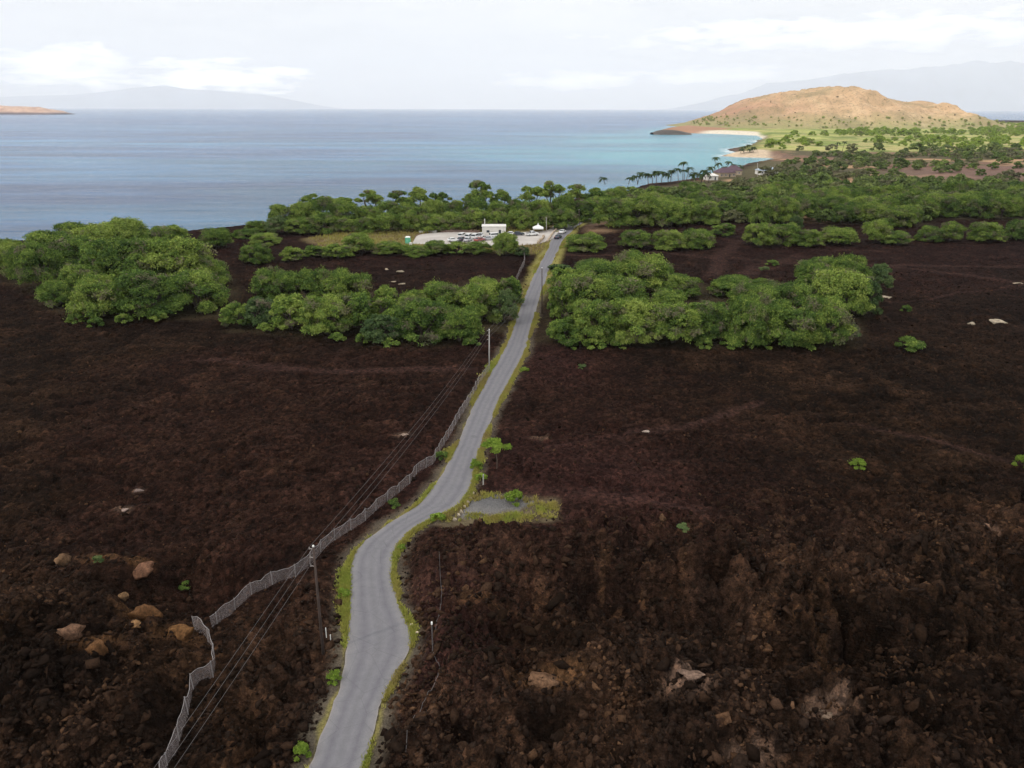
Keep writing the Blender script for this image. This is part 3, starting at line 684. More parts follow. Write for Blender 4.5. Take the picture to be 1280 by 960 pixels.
def tree(px, py, w, h, label, group, kinds=None, name='tree', sx=None, world=None, cat='tree'):
    if world is None:
        c_ = at(px, py); z_ = gz(*c_); c_ = at(px, py, z_); dp = depth(c_[0], c_[1], z_)
        Wm = w*dp/FPX; Hm = h*dp/FPX/.97
        # the picked base is the front foot of the crown: the trunk stands further back
        c_ = c_*(1+Wm*.32/np.hypot(*c_))
    else:
        c_ = world[:2]; Wm, Hm = world[2:]; z_ = gz(*c_)
    kinds = kinds or (BIG if Wm > 10.5 else MIDT)
    i = ntree[0]; ntree[0] += 1
    cm, tm = kinds[i % len(kinds)]
    bw, bh = {id(BIG): (14, 8.5), id(MIDT): (10, 7.5), id(AIR): (11, 11)}.get(id(kinds), (9, 6))
    root = empty(name, (c_[0], c_[1], z_-.1), random.uniform(0, 6.28)); root.scale = (Wm/bw*.84, Wm/bw*.84*random.uniform(.85, 1.1), Hm/bh*random.uniform(.84, 1.06))
    link('crown', cm, root); link('trunk', tm, root)
    tag(root, label, cat, group); return root
def row(lst, desc, group, **kw):
    """trees of one row, left to right"""
    lst = sorted(lst); n = len(lst)
    ordn = ['leftmost', 'second from left', 'third from left', 'fourth from left', 'fifth from left', 'sixth from left', 'seventh from left', 'eighth from left', 'ninth from left', 'tenth from left', 'eleventh from left', 'twelfth from left', 'thirteenth from left', 'fourteenth from left', 'fifteenth from left', 'sixteenth from left', 'seventeenth from left', 'eighteenth from left', 'nineteenth from left','twentieth from left']
    for i, t in enumerate(lst):
        tree(*t, label='%s, %s' % (desc, ordn[i] if n > 1 else 'the only one'), group=group, **kw)
G1 = 'trees of the left thicket below the sea'
row([(130,402,88,52),(190,400,100,58),(248,394,95,56)], 'broad tree in front row of far left thicket', G1)
row([(108,382,70,52),(160,372,110,64),(222,368,112,62),(262,362,60,40),(75,384,60,34)], 'rounded tree in second row of far left thicket', G1)
row([(188,352,112,50),(236,345,70,38),(100,350,90,46),(54,364,72,56),(32,350,50,42)], 'light green tree in third row of far left thicket', G1)
row([(14,338,55,36),(70,335,90,44),(128,328,80,40),(215,322,72,32)], 'tree in fourth row of far left thicket', G1)
row([(57,318,42,26),(98,316,62,34),(158,320,72,44),(200,312,50,26),(272,312,52,24),(0,322,45,24),(-30,322,45,26)], 'dark tree in back row of far left thicket', G1)
row([(322,332,46,24),(366,328,34,18),(333,308,44,16),(310,300,40,12)], 'low rounded bush tree alone between left thickets', G1)
G2 = 'trees of the second thicket left of the road'
row([(300,410,46,32),(328,412,56,38),(364,415,60,40),(408,421,80,46),(446,415,60,42),(480,402,46,34)], 'green tree in front row of second thicket left', G2)
row([(344,392,70,50),(390,390,90,50),(436,388,72,44),(484,388,40,28)], 'green tree in middle row of second thicket left', G2)
G3 = 'trees of the thicket at the left road edge'
row([(478,432,60,32),(528,434,96,58),(576,432,72,50),(500,418,50,30)], 'bright green tree in front row at left road edge', G3)
row([(520,408,70,42),(556,402,80,48),(600,408,72,56),(631,406,40,46)], 'green tree in middle row at left road edge', G3)
row([(603,386,60,36),(634,384,40,36)], 'green tree in back row at left road edge', G3)
G4 = 'trees of the big thicket right of the road'
row([(704,431,48,36),(742,433,80,56),(792,434,90,62),(842,434,80,54),(887,433,70,50),(930,436,70,58),(976,438,90,62),(1022,436,76,56)], 'broad tree in front row right of the road', G4)
row([(702,402,42,48),(728,402,80,52),(776,400,86,50),(834,400,66,40),(882,404,56,26),(938,402,66,42),(988,400,80,38),(1042,400,92,62),(1078,396,50,46)], 'broad tree in second row right of the road', G4)
row([(706,376,50,40),(746,374,80,48),(796,370,80,46),(846,374,60,30),(905,374,50,22),(950,377,60,24),(1012,376,64,48),(1056,372,70,46),(1094,364,44,30)], 'rounded tree in third row right of the road', G4)
row([(788,350,55,28),(742,354,60,28),(824,354,50,22),(918,364,60,14),(1030,358,80,34)], 'rounded tree in back row right of the road', G4)
tree(1056,430,38,30,'half bare greyish brown tree at the right end of the roadside thicket',G4,[DEADT])
G5 = 'bushes beside the far road'
tree(733,316,60,23,'bright green wide bush just right of the two cars on the road',None,name='tree')
row([(795,312,50,22),(835,314,50,24),(870,313,56,24),(903,296,34,16)], 'dark low tree on lava beyond right thicket', G5)
G6 = 'row of bush trees across the right lava field'
row([(948,309,52,26),(980,309,50,26),(1010,309,40,22),(1046,308,58,23),(1094,304,42,28),(1117,306,38,16),(1160,304,36,20),(1186,303,36,24),(1230,303,50,22),(1272,301,46,26),(1320,300,50,26),(993,291,20,20)], 'rounded bush tree in row across right lava', G6)
G7 = 'bushes in front of the parking area'
row([(393,322,32,15),(422,324,40,20),(448,318,48,22),(486,320,44,15),(516,322,44,12),(545,320,40,18),(572,318,36,14),(598,318,40,14),(632,320,44,28),(652,321,26,12)], 'green bush tree in hedge before parking area', G7)
G8 = 'belt of trees behind the parking area'
row([(322,290,34,14)]+[(348+i*27.5, 294-i*.45+random.uniform(-1, 1), random.uniform(34, 46), random.uniform(20, 28)) for i in range(14)], 'bushy tree in front belt row behind parking', G8)
row([(352+i*27, 284-i*.45+random.uniform(-1, 1), random.uniform(38, 50), random.uniform(24, 31)) for i in range(15)], 'tree in second belt row behind parking', G8)
row([(392,276,46,30),(430,274,46,32),(465,273,46,34),(500,274,44,36),(525,273,40,38),(552,272,34,36)], 'tall shore tree left of the water gap', G8, kinds=AIR)
row([(600,272,44,40),(628,270,36,34),(668,268,44,36),(690,268,46,38),(718,266,40,34),(742,266,40,32),(585,271,26,30)], 'tall shore tree right of the water gap', G8, kinds=AIR)
G9 = 'trees where the road enters the woods'
row([(765,286,56,36),(800,284,54,38),(838,284,56,34),(745,272,44,28),(880,282,50,30)], 'broad tree where road enters the woods', G9)
n_manual = ntree[0]

# scattered woods on the right: nearest ones are trees, the far ones one mass
def scat(poly, n, sp, w0, w1, rs, keepf=None):
    p = np.array(poly); lo = p.min(0); hi = p.max(0); out = []; cell = {}
    for _ in range(n):
        q = rs.uniform(lo, hi)
        r_ = sp*(.6+.8*rs.rand()); key = (int(q[0]//sp), int(q[1]//sp)); bad = False
        for a_ in (-1, 0, 1):
            for b_ in (-1, 0, 1):
                for o_ in cell.get((key[0]+a_, key[1]+b_), []):
                    if (o_[0]-q[0])**2+(o_[1]-q[1])**2 < r_*r_: bad = True
        if bad: continue
        cell.setdefault(key, []).append(q); out.append(q)
    out = np.array(out); m = inside(out[:, 0], out[:, 1], poly)
    if keepf is not None: m &= keepf(out)
    out = out[m]; W = rs.uniform(w0, w1, len(out)); return [(a_[0], a_[1], w) for a_, w in zip(out, W)]
rs = np.random.RandomState(21)
WOODS = P([(760,281),(900,279),(1000,279),(1140,283),(1160,273),(1300,277),(1450,280),(1450,236),(1290,240),(1130,238),(1000,236),(930,238),(880,243),(800,252),(765,256)])
bare = [P([(1045,226),(1072,224),(1080,240),(1060,250),(1048,240)]), P([(940,225),(968,224),(972,231),(940,232)]), P([(900,268),(960,266),(990,270),(900,273)])]
def not_bare(o):
    m = np.ones(len(o), bool)
    for b_ in bare: m &= ~inside(o[:, 0], o[:, 1], b_)
    return m & (sdf(o[:, 0], o[:, 1], LAND) < -6) & (sdf(o[:,0], o[:,1], ROADPOLY) > 4)
w1 = scat(WOODS, 9000, 8.5, 9, 15, rs, not_bare)
BROWN = P([(1105,214),(1290,206),(1900,206),(1900,238),(1290,238),(1130,229)])
SCR = P([(880,228),(930,233),(1130,240),(1290,242),(1500,240),(1500,198),(1280,192),(1100,195),(960,193),(985,205),(962,218),(925,231)])
w2 = scat(SCR, 9000, 13, 5, 12, rs, lambda o: not_bare(o) & (fbm(o[:, 0], o[:, 1], 70, 3, 900) > .47) & (~inside(o[:, 0], o[:, 1], BROWN) | (rs.rand(len(o)) < .25)))
YG = P([(945,188),(1280,193),(1500,194),(1500,160),(1280,156),(1200,156),(960,172)])
w3 = scat(YG, 12000, 25, 7, 17, rs, lambda o: (sdf(o[:, 0], o[:, 1], LAND) < -10) & (fbm(o[:, 0], o[:, 1], 160, 3, 901) > .40))
w1.sort(key=lambda q: -q[2]/q[1]); 
cap = 292-n_manual
for q in w1[:cap]:
    tree(0, 0, 0, 0, 'green bushy tree in the dense woods right of the road', 'trees of the woods right of the road', world=(q[0], q[1], q[2], q[2]*rs.uniform(.55, .75)))
rest = w1[cap:]+w2+w3
lows = []
for i in range(6): lows.append(crown(600+i, 10, 7, 8, 14, 7, .85, low=1, dead=.1))
BRG = [[], [], [], 0]
vs, fs, cs = [], [], []; off = 0
rx = np.array([q[0] for q in rest]); ry_ = np.array([q[1] for q in rest]); rz_ = terrain(rx, ry_)
for i, q in enumerate(rest):
    V, Q, cl = lows[i % 6]; s_ = q[2]/10; a_ = rs.rand()*6.28; ca, sa = math.cos(a_), math.sin(a_)
    v = np.c_[V[:, 0]*ca-V[:, 1]*sa, V[:, 0]*sa+V[:, 1]*ca, V[:, 2]*rs.uniform(.7, 1)]*s_+[q[0], q[1], rz_[i]-.1]
    cc = cl.copy(); yg = q[1] > 900  # far band has sunlight put into its leaf colour by brighter tints
    cc[:, 0] = np.clip(cc[:, 0]*.6+(rs.uniform(.6, 1.0) if yg else rs.uniform(0, .35)), 0, 1)
    if not yg: cc[:, 1] = .55 if rs.rand() < .3 else rs.uniform(.05, .3)
    if yg and rs.rand() < .8:
        BRG[0].append(v); BRG[1].append(Q+BRG[3]); BRG[3] += len(v); cc[:, 0] = np.clip(cl[:, 0]*.6+rs.uniform(.3, .6), 0, 1); cc[:, 1] *= .3; BRG[2].append(cc); continue
    vs.append(v); fs.append(Q+off); off += len(v); cs.append(cc)
me = np_mesh('sun_tinted_scrub', np.concatenate(BRG[0]), np.concatenate(BRG[1]), m_bright, False, np.concatenate(BRG[2]), 'tint')
tag(link('sun_tinted_scrub', me), 'yellow green scrub below the hill, leaf colour brightened for sunlight', 'scrub', kind='stuff')
me = np_mesh('distant_woods', np.concatenate(vs), np.concatenate(fs), m_leaf, False, np.concatenate(cs), 'tint')
tag(link('distant_woods', me), 'far woods and scrub covering the plain up to the hill', 'woods', kind='stuff')
# scrub on the hill
Xg, Yg, Zg = HILLG; vs, fs, cs = [], [], []; off = 0
lo2 = [crown(650+i, 6, 3.5, 4, 7, 4, 1.1, low=1, dead=.3) for i in range(4)]
for _ in range(900):
    i = rs.randint(0, 40); j = rs.randint(12, 215)
    if Zg[i, j] < 2 or (Zg[i, j] > 28 and rs.rand() < .9): continue
    V, Q, cl = lo2[rs.randint(4)]; s_ = rs.uniform(.4, 1.1)*(1.3 if Zg[i, j] < 25 else .7)
    v = V*s_+[Xg[i, j]+rs.uniform(-3, 3), Yg[i, j], Zg[i, j]-.5]; cc = cl.copy()
    cc[:, 0] = rs.uniform(.3, .8); cc[:, 0] = 1; cc[:, 1] = rs.uniform(.85, 1.0) if Zg[i, j] > 25 else rs.uniform(0, .5)
    vs.append(v); fs.append(Q+off); off += len(v); cs.append(cc)
me = np_mesh('hill_scrub', np.concatenate(vs), np.concatenate(fs), m_leaf, False, np.concatenate(cs), 'tint')
tag(link('hill_scrub', me), 'dry scrub dotted over the tan cinder hill', 'scrub', kind='stuff')

# single shrubs
def shrub(px, py, w, h, label, meshes, group=None, name='shrub'):
    c_ = at(px, py); z_ = gz(*c_); o = link(name, meshes[(int(px)+int(py)) % 4], loc=(c_[0], c_[1], z_-.1)); o.rotation_euler = (0, 0, px % 6)
    o.scale = (w/3, w/3, h/1.7); return tag(o, label, 'shrub', group)
shrub(643,628,2.2,1.6,'bright green shrub on the far side of the gravel clearing',SHb)
shrub(551,572,1.8,1.0,'small green shrub between the fence and the road',SHm)
shrub(1072,584,2.0,1.0,'small round green shrub alone in the right lava field',SHb)
shrub(1137,438,5.2,2.2,'wide low yellow green shrub in the lava beyond the right field',SHm)
shrub(1133,386,2.6,1.6,'small green shrub right of the pale rock pile',SHm)
shrub(1277,582,2.2,1.8,'green shrub cut by the right edge of the picture',SHb)
shrub(225,700,1.4,.8,'small sprawling green plant above the dark pit',SHm)
shrub(124,706,1.1,.7,'tiny grey green plant on the rim of the left mound',SHd)
shrub(728,460,1.5,.9,'dull little shrub in the lava right of the straight road',SHd)
shrub(655,463,1.8,.7,'small bright shrub on the right verge of the straight road',SHb)
shrub(547,650,1.8,1.0,'leafy green shrub at the left tip of the gravel clearing',SHb)
shrub(601,600,1.6,1.0,'yellow green bush on the right verge above the marker post',SHb)
shrub(595,585,1.6,1.2,'green bush on the right verge below the slender tree',SHb)
shrub(430,745,1.2,.9,'bright grass green bush on the left verge of the near bend',SHb)
shrub(418,850,1.2,.9,'grass green bush on the left verge below the utility pole',SHb)
shrub(378,945,1.3,1.1,'bright green bush at the left road edge by the picture bottom',SHb)
shrub(502,686,.9,.6,'small green tuft bush on the inside of the road bend',SHb)
shrub(492,632,1.4,.8,'green weed patch on the left verge opposite the clearing',SHm)
shrub(852,672,1.4,.5,'small olive plant in the lava right of the upright block',SHd)
for i,(px,py,w) in enumerate([(690,455,0),]): pass
VG='low verge shrubs at the foot of the right thicket'
for i,px in enumerate([715,742,775,880,915,955,990,1010]): shrub(px,436,3+((i*37)%10)*.2,2.0,'low light green shrub at the front foot of the thicket right of the road',SHm,VG)
VG='low shrubs at the foot of the left thickets'
for px,py in ((95,402),(120,408),(155,404),(200,402),(285,400),(330,416),(420,426),(455,432),(490,436),(590,434)): shrub(px,py-1,3.6,2.0,'low light green shrub at the front foot of the left thickets',SHm,VG)
shrub(965,330,4,1.6,'low green shrub on the track beyond the right thicket',SHm)
shrub(955,338,3,1.3,'pale green shrub below the track beyond the right thicket',SHd)
shrub(700,338,7,1.8,'pale green bushy patch on the right verge before the cars',SHd)
# slender roadside tree
c_ = at(621, 590); z_ = gz(*c_); rt = empty('slender_tree', (c_[0], c_[1], z_)); tag(rt, 'slender tree with a flat green crown on the right verge', 'tree')
b = MB(); b.tube([(0,0,-.2),(.05,0,1.2),(-.15,0,2.6),(-.3,0,3.3)],[.07,.06,.05,.03]); b.tube([(-.1,0,2.2),(-.8,.2,3.2)],[.04,.02]); b.build('trunk', m_bark, rt)
V, Q, cl = crown(888, 3.4, 1.5, 7, 22, 10, .17, low=1, dead=0); V = V*[1.0, 1, .9]+[-.35, 0, 2.6]
link('crown', np_mesh('crown', V, Q, m_bright, False, cl, 'tint'), rt)

# palms
def palm(px, py, label, group, h=None):
    """px,py = centre of the crown in the photo"""
    Y_ = at(px, 228 if px < 890 else 214, 0)[1]
    if px > 925: Y_ = at(px, 190, 0)[1]
    q = at_dist(px, py, Y_); z_ = max(gz(q[0], Y_), -1); H = max(q[2]-z_, 4)
    if H > 12: H = 11+(px % 3)
    rt = empty('palm_tree', (q[0], Y_, z_)); r2 = random.uniform(-2, 2)
    b = MB(); b.tube([(-r2, 0, -.3), (-r2*.6, 0, H*.4), (0, 0, H)], [.28, .2, .15]); b.build('trunk', m_bark, rt)
    b = MB(); V = []; Fq = []
    for k in range(15):
        a = k*2.4+random.uniform(-.2, .2); up = random.uniform(-.2, .9); L = random.uniform(3.2, 4.2); pr = []
        for s in range(6):
            t = s/5; r_ = L*t; zz = H+up*L*t*.8-1.5*t*t*L*.55
            wd = .6*math.sin(math.pi*min(t*.9+.1, 1))+.04
            for sg, dz in ((-1, -.22), (0, 0), (1, -.22)): pr.append((r_*math.cos(a)-sg*wd*math.sin(a), r_*math.sin(a)+sg*wd*math.cos(a), zz+dz*wd*2))
        n0 = len(V); V += pr
        for s in range(5):
            for e in (0, 1): i0 = n0+s*3+e; Fq.append((i0, i0+1, i0+4, i0+3))
    rr = np.random.RandomState(int(px)); cl = np.c_[rr.rand(len(V), 1)*.6, np.zeros((len(V), 1)), rr.rand(len(V), 1), np.ones((len(V), 1))]
    link('fronds', np_mesh('fronds', V, Fq, m_palm, False, cl, 'tint'), rt); tag(rt, label, 'palm', group)
PG = 'coconut palms along the bay shore'
more_palms = [(815,218),(834,217),(862,210),(866,218),(884,216),(889,209),(918,206),(925,210),(906,211),(788,222),(795,220),(935,208),(940,212)]
pl = [(753,231),(801,216),(809,217),(821,214),(828,215),(840,213),(847,211),(854,204),(856,213),(869,216),(876,218),(880,213),(895,197),(898,204),(911,202)]
nm = ['leftmost palm, alone on the shore above the woods','second palm from the left on the bay shore','third palm from the left on the bay shore','fourth palm from the left on the bay shore','fifth palm from the left on the bay shore','sixth palm from the left on the bay shore','seventh palm from the left on the bay shore','tallest palm in the middle of the shore row','short palm below the tallest middle palm','palm left of the dark roofed house','shortest palm beside the dark roofed house','palm right beside the dark roofed house','highest palm standing out over the bay','palm just under the highest one over the bay','rightmost palm over the bay before the sand spit']
for (a_, b_), l_ in zip(pl, nm): palm(a_, b_, l_, PG)
for a_, b_ in more_palms: palm(a_, b_, 'dark coconut palm among the shore row left of the pale pole', 'shorter palms in the shore row')
for a_, b_ in ((930,183),(936,181),(942,184),(1048,178),(1056,177),(927,188)): palm(a_, b_, 'sunlit palm by the far beach end', 'palms by the far beach')

# grass along verges
def grass(name, pts, label, hgt, rs, colf, mt):
    n = len(pts); x = pts[:, 0]; y = pts[:, 1]; z = terrain(x, y)
    k = 5; cen = np.repeat(np.c_[x, y, z], k, 0)+rs.normal(size=(n*k, 3))*[.10, .10, 0]
    hh = hgt*rs.uniform(.5, 1.4, n*k); a = rs.rand(n*k)*6.28; w = .05+.03*rs.rand(n*k)
    dx = np.c_[np.cos(a)*w, np.sin(a)*w, np.zeros(n*k)]; ln = rs.normal(size=(n*k, 3))*[.12, .12, 0]
    ln[:, 2] = hh; V = np.stack([cen-dx, cen+dx, cen+ln+dx*.2, cen+ln-dx*.2], 1).reshape(-1, 3)
    tn = np.repeat(np.repeat(colf(x, y, rs), k, 0), 4, 0)
    me = np_mesh(name, V, np.arange(4*n*k).reshape(-1, 4), mt, False, tn, 'tint')
    return tag(link(name, me), label, 'grass', kind='stuff')
m_grass = leaf_mat('verge_grass', [(0, (.26, .20, .09)), (.4, (.33, .29, .08)), (.75, (.30, .31, .07)), (1, (.22, .27, .05))])
rs = np.random.RandomState(3); pts = []
for side_, A in ((-1, LD), (1, RD)):
    seg = np.diff(A, axis=0); L = np.hypot(seg[:, 0], seg[:, 1])
    nrm = np.c_[seg[:, 1], -seg[:, 0]]/L[:, None]*side_     # outward
    for i in range(len(seg)):
        if A[i][1] < 30 or A[i][1] > 300: continue
        dn = fbm(np.array([A[i][0]]), np.array([A[i][1]*1.0]), 7, 3, 51+side_)[0]
        yy = A[i][1]
        kk = 70*max(0, dn-.42)*4
        if side_ > 0 and 72 < yy < 88: kk *= .5
        for _ in range(int(kk)):
            t = rs.rand(); off_ = .03+abs(rs.normal())*(.10+.9*max(0, dn-.45)*(1 if side_ < 0 else .6))*(1+yy/150*.5)
            pts.append(A[i]+seg[i]*t+nrm[i]*off_)
pts = np.array(pts); d_ = sdf(pts[:, 0], pts[:, 1], ROADPOLY); pts = pts[d_ > .02]
cf = lambda x, y, rs: np.c_[np.clip(fbm(x, y, 5, 2, 88)*1.1-.22+rs.normal(size=len(x))*.1, 0, 1), np.zeros(len(x)), rs.uniform(.3, .8, len(x)), np.ones(len(x))]
grass('verge_grass', pts, 'yellow green grass growing along both road edges', .26, rs, cf, m_grass)
cp = np.array(CLEAR); q = rs.uniform(cp.min(0)-1, cp.max(0)+1, (9000, 2))
sg = sdf(q[:, 0], q[:, 1], CLEAR); gg = sdf(q[:, 0], q[:, 1], GRAVEL)
q = q[(sg < .6) & (gg > -.1) & (rs.rand(len(q)) < fbm(q[:, 0], q[:, 1], 2, 3, 5)*1.3-.42) & (sdf(q[:, 0], q[:, 1], ROADPOLY) > .1)]
grass('clearing_grass', q, 'dry straw and green tufts round the gravel clearing', .3, rs, lambda x, y, rs: np.c_[np.clip(fbm(x, y, 2.5, 2, 18)*1.5-.5, 0, 1), np.zeros(len(x)), rs.uniform(.3, .8, len(x)), np.ones(len(x))], m_grass)
sp_ = np.array(STRIP); q = rs.uniform(sp_.min(0), sp_.max(0), (9000, 2)); q = q[inside(q[:, 0], q[:, 1], STRIP) & (sdf(q[:, 0], q[:, 1], LOT) > .5) & (sdf(q[:, 0], q[:, 1], ROADPOLY) > .3)]
grass('meadow_grass', q, 'dry yellow grass round the parking area', .7, rs, cf, m_grass)

# ------------------------------------------------------------------ FENCES
m_net, nt, b = mat('fence_netting'); p = objc(nt)
mpn = N(nt, 'ShaderNodeMapping'); nt.links.new(p, mpn.inputs[0]); mpn.inputs['Scale'].default_value = (2.2, 2.2, .25)
c = ramp(nt, noise(nt, mpn.outputs[0], 2.2, 4, .6), [(.3, (.20, .165, .155)), (.7, (.33, .28, .27))])
nt.links.new(c, b.inputs['Base Color']); b.inputs['Roughness'].default_value = .8
tr = N(nt, 'ShaderNodeBsdfTransparent'); mx = N(nt, 'ShaderNodeMixShader')
nt.links.new(ramp(nt, noise(nt, mpn.outputs[0], 5, 3, .6), [(.35, (.30,)*3), (.65, (.55,)*3)]), mx.inputs[0])
nt.links.new(tr.outputs[0], mx.inputs[1]); nt.links.new(b.outputs[0], mx.inputs[2]); nt.links.new(mx.outputs[0], nt.nodes['Material Output'].inputs['Surface'])
m_post = simple('fence_post', (.21, .19, .185), .7, .25, 4)
def fence(name, pts, label, hgt=1.45, step=2.4):
    p = np.array(pts); L = np.hypot(*np.diff(p, axis=0).T).sum(); n = max(3, int(L/.6)); q = smooth_line(resample(p, n), 1)
    if gz(*q[0]) is None: pass
    z = terrain(q[:, 0], q[:, 1]); z = smooth_line(np.c_[z, z], 2)[:, 0]
    rt = empty(name, (q[0][0], q[0][1], z[0])); o3 = np.array([q[0][0], q[0][1], z[0]])
    b = MB(); V = []; rr = np.random.RandomState(n)
    lean = np.cumsum(rr.normal(size=n))*.02; lean -= np.linspace(lean[0], lean[-1], n)
    d = np.gradient(q, axis=0); d /= np.hypot(d[:, 0], d[:, 1])[:, None]; nn = np.c_[d[:, 1], -d[:, 0]]
    for i in range(n):
        tp = hgt*(1+.08*math.sin(i*1.3)+.05*rr.normal())
        for t in (0, .33, .66, 1):
            s_ = lean[i]*t+.06*math.sin(i*1.9+t*2); V.append((q[i][0]+nn[i][0]*s_-o3[0], q[i][1]+nn[i][1]*s_-o3[1], z[i]-.15+t*tp+(.12 if t else 0)-o3[2]))
    b.add(V, [tuple(w) for w in grid_quads(n, 4)]); b.build('netting', m_net, rt)
    b = MB(); b.tube([tuple(np.array(V[i*4+3])) for i in range(n)], .025, 4); b.build('top_wire', m_post, rt)
    k = max(2, int(step/.6))
    for i in range(0, n, k):
        b = MB(); b0 = np.array(V[i*4]); b1 = np.array(V[i*4+3]); b.tube([tuple(b0-[0, 0, .2]), tuple(b1+[0, 0, .1])], .04, 6); b.build('post', m_post, rt)
    tag(rt, label, 'fence', 'netting fences left of the road'); return rt
fence('net_fence', FENCE_A, 'long wavy grey netting fence left of the road from pit to far pole', 1.45)
fence('net_fence', FENCE_B, 'short pale netting fence in the lower left corner beside the boulders', 1.6)
fence('net_fence', FENCE_C, 'far piece of pale fence left of the road before the parking area', 1.5, 4)

# ------------------------------------------------------------------ POLES AND WIRES
m_pole = simple('weathered_pole', (.06, .04, .032), .85, .3, 2, bump=.3)
m_palep = simple('pale_pole', (.42, .40, .38), .8, .15, 2)
m_wire = simple('wire', (.10, .09, .09), .6, .1, 1)
m_dark = simple('dark_wire', (.03, .03, .035), .5, .1, 1)
m_white = simple('white_paint', (.78, .77, .74), .6, .06, 2)
m_ins = simple('insulator', (.25, .22, .2), .3, .1, 2)
tops = {}
def pole(px, pyb, pyt, m, label, r=.15, name='utility_pole', key=None, arms=True, xt=None):
    c_ = at(px, pyb); z_ = gz(*c_); c_ = at(px, pyb, z_)
    tq = at_dist(xt if xt else px, pyt, c_[1]); H = tq[2]-z_; dx = (tq[0]-c_[0])
    rt = empty(name, (c_[0], c_[1], z_)); tag(rt, label, 'pole')
    b = MB(); b.tube([(0, 0, -.6), (dx*.5, 0, H*.5), (dx, 0, H)], [r, r*.85, r*.65], 10); b.build('shaft', m, rt, True)
    if arms:
        b = MB(); b.tube([(dx, 0, H-.02), (dx, 0, H+.10)], [r*.75, r*.6], 10); b.build('cap', m_white, rt)
        for k in range(3):
            zz = H-.25-.85*k; b = MB(); b.tube([(dx*(zz/H)-.08, 0, zz), (dx*(zz/H)-.34, 0, zz+.06)], [.035, .05], 6)
            b.tube([(dx*(zz/H)-.34, 0, zz-.02), (dx*(zz/H)-.34, 0, zz+.18)], [.06, .04], 8); b.build('insulator', m_ins, rt)
        tops[key] = [Vector((c_[0]+dx*((H-.25-.85*k)/H)-.34, c_[1], z_+H-.25-.85*k+.18)) for k in range(3)]
    return rt
pole(404, 817, 683, m_pole, 'brown wooden utility pole left of the near road bend', .13, key='a', xt=391.5)
pole(611.5, 459, 412, m_palep, 'pale utility pole at the far end of the netting fence', .13, key='b')
pole(677.5, 392, 335, m_pole, 'dark utility pole in front of the trees right of the road', .14, key='c')
pole(724, 287, 262, m_pole, 'dark utility pole where the road enters the woods', .15, key='d')
pole(683, 290, 272, m_palep, 'pale pole beside the white gate structure at the parking area', .12, key='e')
pole(947, 228, 204, m_palep, 'thin pale pole by the shore houses', .14, key='f')
# the next pole towards the viewer, just out of the picture, carries the near wires
A_ = tops['a']; q1 = np.array(at(150, 1027, 10.2)); q1 = Vector((q1[0], q1[1], 10.2))
dd = (q1-A_[0]); q1 = A_[0]+dd*1.6; q1.z = 10.6
zb = gz(q1.x, q1.y); rt = empty('utility_pole', (q1.x+.34, q1.y, zb)); tag(rt, 'brown wooden utility pole nearest the viewer at the lower left', 'pole')
b = MB(); b.tube([(0, 0, -.6), (0, 0, q1.z-zb+.1)], [.17, .12], 10); b.build('shaft', m_pole, rt)
NEARP = [q1-Vector((0, 0, .85*k)) for k in range(3)]
def wire(a, b_, sag, label, r=.011, group='overhead wires along the road'):
    n = 24; pts = [a.lerp(b_, i/n)-Vector((0, 0, sag*4*(i/n)*(1-i/n))) for i in range(n+1)]
    o0 = pts[0].copy(); b = MB(); b.tube([p-o0 for p in pts], r, 5); o = b.build('power_line', m_wire); o.location = o0; return tag(o, label, 'wire', group)
NM = ['top', 'middle', 'lowest']
for k in range(3):
    wire(NEARP[k], tops['a'][k], .25, '%s overhead wire from the lower left corner to the wooden pole' % NM[k], .011)
    wire(tops['a'][k], tops['b'][k], .9, '%s overhead wire from the wooden pole to the pale far pole' % NM[k], .012)
    wire(tops['b'][k], tops['c'][k], .8, '%s overhead wire crossing the road beyond the pale pole' % NM[k], .012)
# short stakes
def stake(px, pyb, hgt, m, label, r=.05, capm=None, name='marker_post'):
    c_ = at(px, pyb); z_ = gz(*c_); rt = empty(name, (c_[0], c_[1], z_)); b = MB(); b.tube([(0, 0, -.3), (.03, 0, hgt)], [r, r*.9], 8); b.build('shaft', m, rt)
    if capm: b = MB(); b.tube([(.03, 0, hgt-.02), (.03, 0, hgt+.22)], [r*1.6, r*1.5], 8); b.build('cap', capm, rt)
    return tag(rt, label, 'post')
stake(541.5, 828, 2.9, m_wire, 'grey post with a white cap right of the near road', .05, m_white)
stake(604, 607, 1.5, m_palep, 'pale marker post on the right verge by the gravel clearing', .07)
stake(408, 797, 1.1, m_white, 'short white stake right behind the wooden pole, left of two', .04)
stake(413.5, 803, .9, m_white, 'short white stake right behind the wooden pole, right of two', .04)
stake(743, 270, 3, m_white, 'white post where the road meets the woods', .22)
def cable(lst, label, lift=.1):
    p = resample(P(lst), 70); z = terrain(p[:, 0], p[:, 1]); z = np.maximum(z, smooth_line(np.c_[z, z], 6)[:, 0])+lift
    b = MB(); o0 = np.array([p[0][0], p[0][1], z[0]]); b.tube([tuple(np.array([p[i][0], p[i][1], z[i]])-o0) for i in range(len(p))], .022, 5)
    o = b.build('cable', m_wire); o.location = o0; tag(o, label, 'cable')
cable([(550,715),(551,735),(553,755),(550,775),(545,800)], 'grey cable lying on the lava above the white capped post')
cable([(541,828),(550,842),(548,856),(532,880),(515,905),(508,950)], 'grey cable trailing down the lava from the white capped post')

